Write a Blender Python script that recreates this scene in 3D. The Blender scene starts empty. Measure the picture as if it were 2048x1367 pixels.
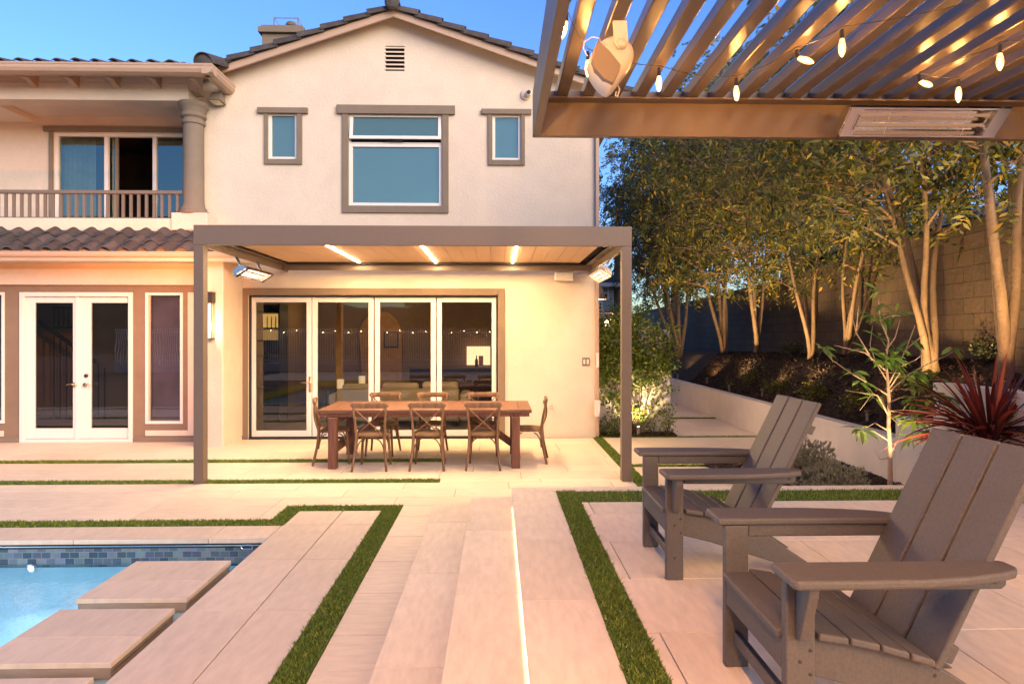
import bpy, math, random
import numpy as np
from mathutils import Vector, Matrix
R=math.radians
random.seed(7); RNG=np.random.default_rng(7)
C=bpy.context.scene.collection
scene=bpy.context.scene
# ------------------------------------------------------------ camera
F=1250.0; TY=30/1250.0; ZC=1.77
cam_d=bpy.data.cameras.new('camera'); cam=bpy.data.objects.new('camera',cam_d); C.objects.link(cam)
cam.location=(0,0,ZC); cam.rotation_euler=(R(90),0,-math.atan(TY))
cam_d.sensor_width=36; cam_d.lens=F/2048*36; cam_d.shift_y=-(683.5-668)/2048
cam_d.clip_end=2000; cam_d.clip_start=.05
scene.camera=cam
# ------------------------------------------------------------ world
SUN_EL=4.0; SUN_AZ=140.0      # degrees, compass azimuth measured from +Y clockwise
w=bpy.data.worlds.new('World'); scene.world=w; w.use_nodes=True
nt=w.node_tree; nt.nodes.clear()
sky=nt.nodes.new('ShaderNodeTexSky'); sky.sky_type='NISHITA'; sky.sun_disc=False
sky.sun_elevation=R(SUN_EL); sky.sun_rotation=R(SUN_AZ); sky.altitude=100
sky.air_density=1.0; sky.dust_density=.6; sky.ozone_density=1.6
hs=nt.nodes.new('ShaderNodeHueSaturation'); hs.inputs['Saturation'].default_value=1.05
bg=nt.nodes.new('ShaderNodeBackground'); bg.inputs['Strength'].default_value=.14
wo=nt.nodes.new('ShaderNodeOutputWorld')
tn=nt.nodes.new('ShaderNodeMix'); tn.data_type='RGBA'; tn.blend_type='MULTIPLY'; tn.inputs[0].default_value=1; tn.inputs[7].default_value=(.43,.61,1.20,1)
nt.links.new(sky.outputs[0],hs.inputs['Color']); nt.links.new(hs.outputs[0],tn.inputs[6]); nt.links.new(tn.outputs[2],bg.inputs['Color']); nt.links.new(bg.outputs[0],wo.inputs[0])
sl=bpy.data.lights.new('sun','SUN'); sl.energy=1.25; sl.angle=R(50); sl.color=(1,.75,.50)
so=bpy.data.objects.new('sun',sl); C.objects.link(so)
_a=R(SUN_AZ); _e=R(24); so.rotation_euler=Vector((math.sin(_a)*math.cos(_e),math.cos(_a)*math.cos(_e),math.sin(_e))).to_track_quat('Z','Y').to_euler()
vs=scene.view_settings; scene.display_settings.display_device='sRGB'
vs.view_transform='Standard'; vs.look='None'; vs.gamma=1; vs.exposure=2.22
cy=scene.cycles; cy.use_denoising=True; cy.max_bounces=8; cy.diffuse_bounces=4; cy.glossy_bounces=4
cy.transmission_bounces=6; cy.transparent_max_bounces=16; cy.sample_clamp_indirect=4; cy.caustics_reflective=False; cy.caustics_refractive=False
WARM=(1,.50,.17); WARM2=(1,.66,.36)
LP=1.0
def lamp(kind,name,loc,energy,color=WARM,size=.05,target=None,sx=None,sy=None,cone=60,blend=.6,parent=None):
    d=bpy.data.lights.new(name,kind); d.energy=energy*LP; d.color=color
    if kind in('POINT','SPOT'): d.shadow_soft_size=size
    if kind=='SPOT': d.spot_size=R(cone); d.spot_blend=blend
    if kind=='AREA': d.shape='RECTANGLE'; d.size=sx; d.size_y=sy
    if name=='step_strip_light': d.spread=R(34)
    o=bpy.data.objects.new(name,d); C.objects.link(o); o.location=loc
    if target is not None: o.rotation_euler=(Vector(loc)-Vector(target)).to_track_quat('Z','Y').to_euler()
    return o
# ------------------------------------------------------------ photo geometry
_th=math.atan(TY)
def P(x,y,X=None,Y=None,Z=None):
    u=(x-1024)/F; v=(668-y)/F
    r=(math.sin(_th)+u*math.cos(_th),math.cos(_th)-u*math.sin(_th),v)
    k=(Z-ZC)/r[2] if Z is not None else (Y/r[1] if Y is not None else X/r[0])
    return Vector((r[0]*k,r[1]*k,ZC+r[2]*k))
# ------------------------------------------------------------ materials
def mat(name,col,rough=.6,var=.12,ns=6,bump=0,bs=80,metal=0,stretch=(1,1,1),rnd=0,spec=.5,dirt=0,emit=None,es=0,trans=0,alt=None,bstretch=None,bd=.01):
    m=bpy.data.materials.new(name); m.use_nodes=True; t=m.node_tree; b=t.nodes['Principled BSDF']; L=t.links
    b.inputs['Roughness'].default_value=rough; b.inputs['Metallic'].default_value=metal; b.inputs['Specular IOR Level'].default_value=spec
    tc=t.nodes.new('ShaderNodeTexCoord'); mp=t.nodes.new('ShaderNodeMapping'); mp.inputs['Scale'].default_value=stretch
    L.new(tc.outputs['Object'],mp.inputs[0])
    vec=mp.outputs[0]
    geo=None
    if rnd:
        geo=t.nodes.new('ShaderNodeNewGeometry')
        ad=t.nodes.new('ShaderNodeVectorMath'); ad.operation='ADD'; sc=t.nodes.new('ShaderNodeVectorMath'); sc.operation='SCALE'
        cb=t.nodes.new('ShaderNodeCombineXYZ'); L.new(geo.outputs['Random Per Island'],cb.inputs[0]); L.new(geo.outputs['Random Per Island'],cb.inputs[1])
        L.new(cb.outputs[0],sc.inputs[0]); sc.inputs['Scale'].default_value=37; L.new(vec,ad.inputs[0]); L.new(sc.outputs[0],ad.inputs[1]); vec=ad.outputs[0]
    n=t.nodes.new('ShaderNodeTexNoise'); n.inputs['Scale'].default_value=ns; n.inputs['Detail'].default_value=6; n.inputs['Roughness'].default_value=.62
    L.new(vec,n.inputs['Vector'])
    mr=t.nodes.new('ShaderNodeMapRange'); mr.inputs[1].default_value=.3; mr.inputs[2].default_value=.7; L.new(n.outputs[0],mr.inputs[0])
    mx=t.nodes.new('ShaderNodeMix'); mx.data_type='RGBA'; L.new(mr.outputs[0],mx.inputs[0])
    a=alt if alt else [c*(1-var*1.3) for c in col]
    mx.inputs[6].default_value=(*a,1); mx.inputs[7].default_value=(*[min(1,c*(1+var)) for c in col],1)
    out=mx.outputs[2]
    if dirt:
        n2=t.nodes.new('ShaderNodeTexNoise'); n2.inputs['Scale'].default_value=.9; n2.inputs['Detail'].default_value=8; L.new(tc.outputs['Object'],n2.inputs['Vector'])
        m2=t.nodes.new('ShaderNodeMapRange'); m2.inputs[1].default_value=.35; m2.inputs[2].default_value=.7; m2.inputs[3].default_value=1-dirt; m2.inputs[4].default_value=1; L.new(n2.outputs[0],m2.inputs[0])
        vm=t.nodes.new('ShaderNodeVectorMath'); vm.operation='SCALE'; L.new(out,vm.inputs[0]); L.new(m2.outputs[0],vm.inputs['Scale']); out=vm.outputs[0]
    if rnd:
        m3=t.nodes.new('ShaderNodeMapRange'); m3.inputs[3].default_value=1-rnd; m3.inputs[4].default_value=1+rnd*.6; L.new(geo.outputs['Random Per Island'],m3.inputs[0])
        vm=t.nodes.new('ShaderNodeVectorMath'); vm.operation='SCALE'; L.new(out,vm.inputs[0]); L.new(m3.outputs[0],vm.inputs['Scale']); out=vm.outputs[0]
    L.new(out,b.inputs['Base Color'])
    if bump:
        n3=t.nodes.new('ShaderNodeTexNoise'); n3.inputs['Scale'].default_value=bs; n3.inputs['Detail'].default_value=4
        if bstretch:
            mb=t.nodes.new('ShaderNodeMapping'); mb.inputs['Scale'].default_value=bstretch; L.new(tc.outputs['Object'],mb.inputs[0]); L.new(mb.outputs[0],n3.inputs['Vector'])
        else: L.new(tc.outputs['Object'],n3.inputs['Vector'])
        bp=t.nodes.new('ShaderNodeBump'); bp.inputs['Strength'].default_value=bump; bp.inputs['Distance'].default_value=bd
        L.new(n3.outputs[0],bp.inputs['Height']); L.new(bp.outputs[0],b.inputs['Normal'])
    if emit: b.inputs['Emission Color'].default_value=(*emit,1); b.inputs['Emission Strength'].default_value=es
    if trans:
        tr=t.nodes.new('ShaderNodeBsdfTranslucent'); L.new(out,tr.inputs[0]); ms=t.nodes.new('ShaderNodeMixShader'); ms.inputs[0].default_value=trans
        L.new(b.outputs[0],ms.inputs[1]); L.new(tr.outputs[0],ms.inputs[2]); L.new(ms.outputs[0],t.nodes['Material Output'].inputs[0])
    return m
def leafmat(name,c1,c2,c3=None,trans=.35,rough=.5):
    m=bpy.data.materials.new(name); m.use_nodes=True; t=m.node_tree; b=t.nodes['Principled BSDF']; L=t.links
    g=t.nodes.new('ShaderNodeNewGeometry'); cr=t.nodes.new('ShaderNodeValToRGB'); L.new(g.outputs['Random Per Island'],cr.inputs[0])
    e=cr.color_ramp.elements; e[0].color=(*c1,1); e[1].color=(*c2,1)
    if c3: x=e.new(.62); x.color=(*[a*.55+b*.45 for a,b in zip(c1,c2)],1); x=e.new(.88); x.color=(*c2,1); e[-1].position=1.0; e[-1].color=(*c3,1)
    b.inputs['Roughness'].default_value=rough; L.new(cr.outputs[0],b.inputs['Base Color'])
    tr=t.nodes.new('ShaderNodeBsdfTranslucent'); L.new(cr.outputs[0],tr.inputs[0]); ms=t.nodes.new('ShaderNodeMixShader'); ms.inputs[0].default_value=trans
    L.new(b.outputs[0],ms.inputs[1]); L.new(tr.outputs[0],ms.inputs[2]); L.new(ms.outputs[0],t.nodes['Material Output'].inputs[0])
    return m
def emis(name,col,s):
    m=bpy.data.materials.new(name); m.use_nodes=True; t=m.node_tree; t.nodes.remove(t.nodes['Principled BSDF'])
    e=t.nodes.new('ShaderNodeEmission'); e.inputs[0].default_value=(*col,1); e.inputs[1].default_value=s; t.links.new(e.outputs[0],t.nodes['Material Output'].inputs[0]); return m
def glassmat(name,tint,fac,gcol=(1,1,1),rough=0.0,emit=None,es=0,body=None,bfac=0,wave=0):
    m=bpy.data.materials.new(name); m.use_nodes=True; t=m.node_tree; t.nodes.remove(t.nodes['Principled BSDF']); L=t.links
    tr=t.nodes.new('ShaderNodeBsdfTransparent'); tr.inputs[0].default_value=(*tint,1)
    base=tr.outputs[0]
    if body:
        d=t.nodes.new('ShaderNodeBsdfDiffuse'); d.inputs[0].default_value=(*body,1); mm=t.nodes.new('ShaderNodeMixShader'); mm.inputs[0].default_value=bfac
        L.new(base,mm.inputs[1]); L.new(d.outputs[0],mm.inputs[2]); base=mm.outputs[0]
    gl=t.nodes.new('ShaderNodeBsdfGlossy'); gl.inputs[0].default_value=(*gcol,1); gl.inputs['Roughness'].default_value=rough
    if wave:
        tc=t.nodes.new('ShaderNodeTexCoord'); n=t.nodes.new('ShaderNodeTexNoise'); n.inputs['Scale'].default_value=2.2; n.inputs['Detail'].default_value=1; L.new(tc.outputs['Object'],n.inputs['Vector'])
        bp=t.nodes.new('ShaderNodeBump'); bp.inputs['Strength'].default_value=wave; bp.inputs['Distance'].default_value=.02; L.new(n.outputs[0],bp.inputs['Height']); L.new(bp.outputs[0],gl.inputs['Normal'])
    fr=t.nodes.new('ShaderNodeFresnel'); fr.inputs[0].default_value=1.5
    ad=t.nodes.new('ShaderNodeMath'); ad.operation='ADD'; ad.inputs[1].default_value=fac; ad.use_clamp=True; L.new(fr.outputs[0],ad.inputs[0])
    ms=t.nodes.new('ShaderNodeMixShader'); L.new(ad.outputs[0],ms.inputs[0]); L.new(base,ms.inputs[1]); L.new(gl.outputs[0],ms.inputs[2]); out=ms.outputs[0]
    if emit:
        e=t.nodes.new('ShaderNodeEmission'); e.inputs[0].default_value=(*emit,1); e.inputs[1].default_value=es; a=t.nodes.new('ShaderNodeAddShader'); L.new(out,a.inputs[0]); L.new(e.outputs[0],a.inputs[1]); out=a.outputs[0]
    L.new(out,t.nodes['Material Output'].inputs[0]); return m
M={}
M['stucco']=mat('stucco_cream',(.64,.555,.46),.9,.04,3,.42,26,dirt=.10,bd=.016)
M['stucco_w']=mat('stucco_white',(.66,.61,.55),.9,.05,3,.35,50,dirt=.12)
M['taupe']=mat('stucco_taupe',(.21,.15,.105),.9,.06,4,.5,60,dirt=.08)
M['trim']=mat('trim_taupe',(.185,.15,.115),.85,.06,5,.35,70)
M['paver']=mat('paver_limestone',(.73,.62,.475),.55,.09,5,.12,70,stretch=(1,5,1),rnd=.08,dirt=.12)
M['paverx']=mat('paver_limestone_crossgrain',(.73,.62,.475),.55,.09,5,.12,70,stretch=(5,1.4,1),rnd=.08,dirt=.12)
M['coping']=mat('coping_limestone',(.66,.555,.43),.6,.08,3.5,.10,60,stretch=(5,1.6,1),rnd=.08,dirt=.12)
M['padside']=mat('pad_fascia',(.30,.235,.175),.6,.15,6,.1,60,stretch=(1,1,5))
M['joint']=mat('joint_grout',(.10,.08,.07),.9)
M['bronze']=mat('pergola_bronze_paint',(.14,.10,.072),.45,.04,30,.1,400)
M['vinyl']=mat('vinyl_white',(.68,.655,.62),.4,.02,3)
M['alu']=mat('brushed_aluminium',(.72,.70,.68),.22,.05,20,metal=1,stretch=(1,30,1))
M['steel']=mat('mirror_steel',(.8,.78,.75),.12,.04,10,metal=1)
M['brass']=mat('satin_brass',(.6,.42,.25),.3,.05,20,metal=1)
M['black']=mat('black_metal',(.02,.02,.02),.45)
M['polyw']=mat('poly_lumber',(.098,.088,.080),.5,.16,90,.4,320,stretch=(1,1,1),bd=.004,rnd=.15,dirt=.10)
M['oak']=mat('weathered_oak',(.20,.105,.048),.55,.35,18,.2,70,stretch=(1,1,.16),alt=(.10,.048,.02))
M['tablew']=mat('table_redwood',(.15,.070,.040),.5,.3,7,.2,50,stretch=(.35,5,5),alt=(.13,.045,.022),dirt=.1,rnd=.12)
M['tablel']=mat('table_leg_wood',(.16,.06,.032),.55,.3,7,.2,50,stretch=(5,5,.4),alt=(.075,.028,.016))
M['tile']=mat('roof_tile_clay',(.062,.053,.052),.8,.3,9,.3,60,rnd=.3)
M['gutter']=mat('gutter_paint',(.42,.30,.22),.5,.03,4)
M['mulch']=mat('bark_mulch',(.022,.012,.008),.95,.5,22,1.0,30,bd=.05,alt=(.006,.004,.003))
M['soil']=mat('ground_soil',(.10,.075,.055),.95,.3,2,.5,20)
M['bark']=mat('smooth_bark',(.155,.105,.068),.8,.25,7,.5,26,stretch=(1,1,.35),alt=(.09,.06,.04),bd=.02)
M['barky']=mat('young_bark',(.42,.30,.20),.8,.2,9,.4,60)
M['barkd']=mat('dark_bark',(.08,.055,.045),.85,.25,9,.5,30)
M['turf']=mat('turf_backing',(.05,.09,.014),.95,.4,60,.5,300)
M['pooltile']=None
M['plaster']=mat('pool_plaster',(.44,.60,.66),.8,.06,8,.2,90)
M['dark']=mat('dark_gap',(.012,.011,.012),.7)
M['rail']=mat('railing_paint',(.15,.125,.10),.5,.05,10)
M['white']=mat('white_plastic',(.62,.585,.54),.4,.02,5)
M['frost']=glassmat('frosted_window_glass',(.8,.9,.9),.15,(.72,.92,.74),.01,body=(.075,.13,.115),bfac=1.0,wave=.2)
M['glass']=glassmat('clear_window_glass',(.93,.95,.93),.045,(1,1,1),0,wave=.012)
M['glassd']=glassmat('french_door_glass',(.75,.75,.72),.07,(1,1,1),0,wave=.05)
M['fabric']=mat('sofa_fabric',(.46,.36,.20),.95,.06,20,.3,200)
M['inwall']=mat('interior_wall_paint',(.25,.17,.10),.9,.04,3)
M['infloor']=mat('interior_floor_wood',(.07,.05,.035),.35,.2,6,stretch=(8,1,1))
M['darkwood']=mat('dark_cabinet',(.02,.015,.012),.5)
M['leaf_tree']=leafmat('tree_leaves',(.016,.032,.006),(.20,.20,.024),(.50,.30,.04),.4)
M['leaf_dark']=leafmat('dark_tree_leaves',(.012,.02,.007),(.04,.05,.014),(.09,.08,.02),.25)
M['leaf_vine']=leafmat('vine_leaves',(.06,.11,.015),(.22,.28,.04),(.42,.34,.06),.4,.32)
M['leaf_young']=leafmat('young_tree_leaves',(.07,.15,.025),(.19,.29,.05),None,.4,.4)
M['leaf_lav']=leafmat('lavender_leaves',(.17,.175,.11),(.36,.35,.23),None,.2,.7)
M['leaf_red']=leafmat('cordyline_leaves',(.055,.012,.012),(.20,.03,.022),(.33,.07,.03),.3,.35)
M['blade']=leafmat('turf_blades',(.085,.15,.016),(.24,.34,.04),(.42,.42,.10),.35,.5)
def brickmat(name,c1,c2,mort,w,h,ax,bump=.6,msize=.006):
    m=bpy.data.materials.new(name); m.use_nodes=True; t=m.node_tree; b=t.nodes['Principled BSDF']; L=t.links
    tc=t.nodes.new('ShaderNodeTexCoord'); sp=t.nodes.new('ShaderNodeSeparateXYZ'); cb=t.nodes.new('ShaderNodeCombineXYZ')
    L.new(tc.outputs['Object'],sp.inputs[0]); L.new(sp.outputs[ax],cb.inputs[0]); L.new(sp.outputs[2],cb.inputs[1])
    br=t.nodes.new('ShaderNodeTexBrick'); L.new(cb.outputs[0],br.inputs[0]); br.inputs['Color1'].default_value=(*c1,1); br.inputs['Color2'].default_value=(*c2,1); br.inputs['Mortar'].default_value=(*mort,1)
    br.inputs['Scale'].default_value=1; br.inputs['Brick Width'].default_value=w; br.inputs['Row Height'].default_value=h; br.inputs['Mortar Size'].default_value=msize; br.inputs['Bias'].default_value=0
    n=t.nodes.new('ShaderNodeTexNoise'); n.inputs['Scale'].default_value=14; n.inputs['Detail'].default_value=8; L.new(tc.outputs['Object'],n.inputs['Vector'])
    mx=t.nodes.new('ShaderNodeMix'); mx.data_type='RGBA'; mx.blend_type='OVERLAY'; mx.inputs[0].default_value=.6; L.new(br.outputs[0],mx.inputs[6]); L.new(n.outputs[1],mx.inputs[7])
    mx2=t.nodes.new('ShaderNodeMix'); mx2.data_type='RGBA'; mx2.inputs[0].default_value=.6; L.new(mx.outputs[2],mx2.inputs[7]); L.new(br.outputs[0],mx2.inputs[6])
    L.new(mx2.outputs[2],b.inputs['Base Color']); b.inputs['Roughness'].default_value=.85
    ma=t.nodes.new('ShaderNodeMath'); ma.operation='MULTIPLY_ADD'; ma.inputs[1].default_value=-1.2; L.new(br.outputs[1],ma.inputs[0]); L.new(n.outputs[0],ma.inputs[2])
    bp=t.nodes.new('ShaderNodeBump'); bp.inputs['Strength'].default_value=bump; bp.inputs['Distance'].default_value=.015; L.new(ma.outputs[0],bp.inputs['Height']); L.new(bp.outputs[0],b.inputs['Normal'])
    return m
M['block']=brickmat('split_face_block',(.078,.053,.037),(.058,.040,.029),(.022,.016,.012),.406,.203,1,.9,.005)
M['pooltile']=brickmat('waterline_tile',(.035,.055,.085),(.15,.18,.21),(.17,.19,.19),.080,.053,0,.2,.0025)
M['pooltile'].node_tree.nodes['Principled BSDF'].inputs['Roughness'].default_value=.2
M['siding']=brickmat('lap_siding',(.36,.40,.40),(.34,.38,.38),(.2,.22,.22),30,.15,0,.3,.012)
# ------------------------------------------------------------ mesh builder
class MB:
    def __init__(s): s.v=[]; s.f=[]; s.sm=False
    def add(s,vs,fs):
        o=len(s.v); s.v+=[tuple(p) for p in vs]; s.f+=[tuple(i+o for i in f) for f in fs]; return s
    def box(s,x0,y0,z0,x1,y1,z1):
        x0,x1=sorted((x0,x1)); y0,y1=sorted((y0,y1)); z0,z1=sorted((z0,z1))
        return s.add([(x0,y0,z0),(x1,y0,z0),(x1,y1,z0),(x0,y1,z0),(x0,y0,z1),(x1,y0,z1),(x1,y1,z1),(x0,y1,z1)],
          [(0,3,2,1),(4,5,6,7),(0,1,5,4),(1,2,6,5),(2,3,7,6),(3,0,4,7)])
    def bar(s,a,b,w,h,up=(0,0,1)):          # rectangular bar between two points
        a=Vector(a); b=Vector(b); d=(b-a).normalized(); up=Vector(up)
        sd=d.cross(up)
        if sd.length<1e-4: sd=d.cross(Vector((1,0,0)))
        sd.normalize(); u=sd.cross(d).normalized(); q=[]
        for p in(a,b):
            for i,j in((-1,-1),(1,-1),(1,1),(-1,1)): q.append(p+sd*(i*w/2)+u*(j*h/2))
        return s.add(q,[(0,1,2,3),(7,6,5,4),(0,4,5,1),(1,5,6,2),(2,6,7,3),(3,7,4,0)])
    def prism(s,poly,axis,a,b):             # polygon extruded; axis 0,1,2; poly in the other two coords
        n=len(poly)
        def mk(p,t): return {0:(t,p[0],p[1]),1:(p[0],t,p[1]),2:(p[0],p[1],t)}[axis]
        return s.add([mk(p,a) for p in poly]+[mk(p,b) for p in poly],[tuple(range(n)),tuple(range(2*n-1,n-1,-1))]+[(i,i+n,(i+1)%n+n,(i+1)%n) for i in range(n)])
    def tube(s,pts,r,n=8,flat=1.0,cap=True):
        pts=[Vector(p) for p in pts]; m=len(pts)
        rs=r if isinstance(r,(list,tuple)) else [r]*m
        o=len(s.v); prev=None
        for i,p in enumerate(pts):
            d=(pts[min(i+1,m-1)]-pts[max(i-1,0)])
            d=d.normalized() if d.length>1e-9 else Vector((0,0,1))
            if prev is None:
                a=Vector((0,0,1)) if abs(d.z)<.9 else Vector((1,0,0)); u=d.cross(a).normalized()
            else:
                u=(prev-d*prev.dot(d)); u=u.normalized() if u.length>1e-6 else d.orthogonal().normalized()
            prev=u; v=d.cross(u)
            for k in range(n):
                t=2*math.pi*k/n; s.v.append(tuple(p+u*(math.cos(t)*rs[i])+v*(math.sin(t)*rs[i]*flat)))
        for i in range(m-1):
            for k in range(n):
                a=o+i*n+k; b=o+i*n+(k+1)%n; s.f.append((a,b,b+n,a+n))
        if cap: s.f.append(tuple(o+k for k in range(n-1,-1,-1))); s.f.append(tuple(o+(m-1)*n+k for k in range(n)))
        return s
    def lathe(s,prof,c,n=24,axis='Z',close=True):
        o=len(s.v); c=Vector(c)
        for r,z in prof:
            for k in range(n):
                t=2*math.pi*k/n
                p=(r*math.cos(t),r*math.sin(t),z) if axis=='Z' else ((r*math.cos(t),z,r*math.sin(t)) if axis=='Y' else (z,r*math.cos(t),r*math.sin(t)))
                s.v.append(tuple(c+Vector(p)))
        for i in range(len(prof)-1):
            for k in range(n):
                a=o+i*n+k; b=o+i*n+(k+1)%n; s.f.append((a,b,b+n,a+n))
        if close: s.f.append(tuple(o+k for k in range(n-1,-1,-1))); s.f.append(tuple(o+(len(prof)-1)*n+k for k in range(n)))
        return s
    def quad(s,a,b,c,d): return s.add([a,b,c,d],[(0,1,2,3)])
    def build(s,name,m,parent=None,bevel=0,smooth=False,world=True,seg=2):
        me=bpy.data.meshes.new(name)
        off=Vector((0,0,0))
        if parent is not None and world:
            r=parent
            while r.parent: r=r.parent
            off=r.location
        me.from_pydata([tuple(Vector(p)-off) for p in s.v],[],s.f); me.update()
        import bmesh
        b=bmesh.new(); b.from_mesh(me); bmesh.ops.recalc_face_normals(b,faces=b.faces); b.to_mesh(me); b.free()
        o=bpy.data.objects.new(name,me); C.objects.link(o)
        if m: me.materials.append(m)
        if parent is not None: o.parent=parent
        if smooth:
            for p in me.polygons: p.use_smooth=True
        if bevel:
            bv=o.modifiers.new('bevel','BEVEL'); bv.width=bevel; bv.segments=seg; bv.limit_method='ANGLE'; bv.angle_limit=R(40); bv.harden_normals=False
        return o
def npmesh(name,verts,faces,m,parent=None,smooth=False):
    me=bpy.data.meshes.new(name); nv=len(verts); nf,k=faces.shape
    off=np.array([0,0,0.])
    if parent is not None:
        r=parent
        while r.parent: r=r.parent
        off=np.array(r.location)
    me.vertices.add(nv); me.vertices.foreach_set('co',(verts-off).astype(np.float32).ravel())
    me.loops.add(nf*k); me.loops.foreach_set('vertex_index',faces.astype(np.int32).ravel())
    me.polygons.add(nf); me.polygons.foreach_set('loop_start',(np.arange(nf)*k).astype(np.int32)); me.polygons.foreach_set('loop_total',np.full(nf,k,np.int32))
    me.update(calc_edges=True); me.validate()
    o=bpy.data.objects.new(name,me); C.objects.link(o); me.materials.append(m)
    if parent is not None: o.parent=parent
    return o
def thing(name,label,cat,loc,group=None,rz=0):
    o=bpy.data.objects.new(name,None); C.objects.link(o); o.location=loc; o.rotation_euler=(0,0,rz); o.empty_display_size=.1
    o['label']=label; o['category']=cat
    if group: o['group']=group
    return o
def tag(o,label,cat,group=None):
    o['label']=label; o['category']=cat
    if group: o['group']=group
    return o
def setk(o,k,label=None):
    o['kind']=k
    if label: o['label']=label
    return o
def copytree(o,parent=None):
    c=o.copy(); C.objects.link(c); c.parent=parent
    for ch in o.children: copytree(ch,c)
    return c
# ============================================================ GROUND, PATIO, DECK, STEPS
POOL=(-7.0,-2.5,-1.99,5.475)
g=MB()
GZ=-.03
for (a,b,c,d) in [(-300,-300,-7.2,400),(-7.2,5.6,300,400),(-7.2,-300,300,-2.7),(-1.9,-2.7,300,5.6)]:
    g.quad((a,b,GZ),(c,b,GZ),(c,d,GZ),(a,d,GZ))
setk(g.build('ground',M['soil']),'structure')
YW=10.70      # main gable wall plane
def tiles(mb,x0,y0,x1,y1,tw,td,z,off=.5,gap=.006,ox=0,oy=0,rowdir='x'):
    """tiles clipped to a rectangle; rows run along x (or y)"""
    if rowdir=='x':
        r=0; y=y0-oy
        while y<y1-1e-6:
            ya=max(y,y0); yb=min(y+td,y1)
            x=x0-ox-(off*tw if r%2 else 0)
            while x<x1-1e-6:
                xa=max(x,x0); xb=min(x+tw,x1)
                if xb-xa>.03 and yb-ya>.015: slab(mb,xa+gap/2,ya+gap/2,xb-gap/2,yb-gap/2,z)
                x+=tw
            y+=td; r+=1
    else:
        r=0; x=x0-ox
        while x<x1-1e-6:
            xa=max(x,x0); xb=min(x+td,x1)
            y=y0-oy-(off*tw if r%2 else 0)
            while y<y1-1e-6:
                ya=max(y,y0); yb=min(y+tw,y1)
                if yb-ya>.03 and xb-xa>.015: slab(mb,xa+gap/2,ya+gap/2,xb-gap/2,yb-gap/2,z)
                y+=tw
            x+=td; r+=1
def slab(mb,x0,y0,x1,y1,z,t=.02):
    e=.0015; zb=z-t
    mb.add([(x0,y0,zb),(x1,y0,zb),(x1,y1,zb),(x0,y1,zb),(x0,y0,z-e),(x1,y0,z-e),(x1,y1,z-e),(x0,y1,z-e),(x0+e,y0+e,z),(x1-e,y0+e,z),(x1-e,y1-e,z),(x0+e,y1-e,z)],
      [(0,1,5,4),(1,2,6,5),(2,3,7,6),(3,0,4,7),(4,5,9,8),(5,6,10,9),(6,7,11,10),(7,4,8,11),(8,9,10,11)])
# turf rectangles at patio level
T=.17
turf0=[(-14,8.71,-.72,8.88),(-14,7.49,-.69,7.65),(-14,5.84,-1.98,6.01),(-2.15,6.01,-1.98,6.49),(-1.98,6.31,-1.157,6.49),(-1.157,-2.6,-.97,6.49),
       (1.64,5.4,1.80,10.62),(1.80,8.30,4.60,8.43),(1.80,10.66,4.60,10.74),(3.1,13.0,4.6,13.14)]
pt=MB()
# north terrace around the strips
B=1.22; D=.305
tiles(pt,-14,8.88,1.64,10.62,B,.61,0,ox=.3)
tiles(pt,-14,7.65,-.72,8.71,B,.355,0,ox=.8); tiles(pt,-.72,7.65,1.64,8.88,B,.41,0,ox=.2)
tiles(pt,-14,6.49,1.64,7.49,B,.335,0,ox=.5); tiles(pt,-.69,7.49,1.64,7.65,B,.4,0)
tiles(pt,-14,6.01,-2.15,6.49,B,.48,0,ox=.5)
tiles(pt,1.80,8.43,4.60,10.66,1.4,1.2,0,ox=.2); tiles(pt,1.80,5.0,4.60,8.30,1.3,1.1,0)
tiles(pt,3.1,10.74,4.60,13.0,1.6,1.2,0); tiles(pt,3.1,13.14,4.6,22,1.6,2.4,0)
pn=setk(pt.build('patio',M['paver']),'structure')
p2=MB()
tiles(p2,-.97,-2.6,-.584,6.49,.9,.6,0,off=0,rowdir='x',oy=.3); tiles(p2,-.584,5.96,1.64,6.49,B,.28,0)
tiles(p2,-10,-8,9,-2.6,1.2,.9,0)
setk(p2.build('patio_walkway',M['paver']),'structure')
cp=MB()
ZT=0.0
for y0,y1 in [(6.01,6.31),(5.87,6.01)]: pass
ys=[-2.6,-.46,.44,1.34,2.24,3.14,4.05,4.96,5.86]
for i in range(len(ys)-1):
    slab(cp,-1.99+.0,ys[i]+.003,-1.545-.004,ys[i+1]-.003,0,.04); slab(cp,-1.545+.004,ys[i]+.003,-1.157,ys[i+1]-.003,0,.04)
slab(cp,-1.978,5.863,-1.549,6.31,0,.04); slab(cp,-1.541,5.863,-1.157,6.31,0,.04)
x=-14.0
while x<-1.99:
    x1=min(x+1.15,-1.995); slab(cp,x+.003,5.475,x1-.003,5.838,0,.04); x+=1.15
setk(cp.build('pool_coping',M['coping'],bevel=.004),'structure')
bs=MB()
for (a,b,c,d) in [(-14,5.48,-1.99,10.75),(-1.985,-2.6,4.62,22),(-14,-8,9,-2.6)]:
    bs.quad((a,b,-.012),(c,b,-.012),(c,d,-.012),(a,d,-.012))
setk(bs.build('patio_joint_bed',M['joint']),'structure')
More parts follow.
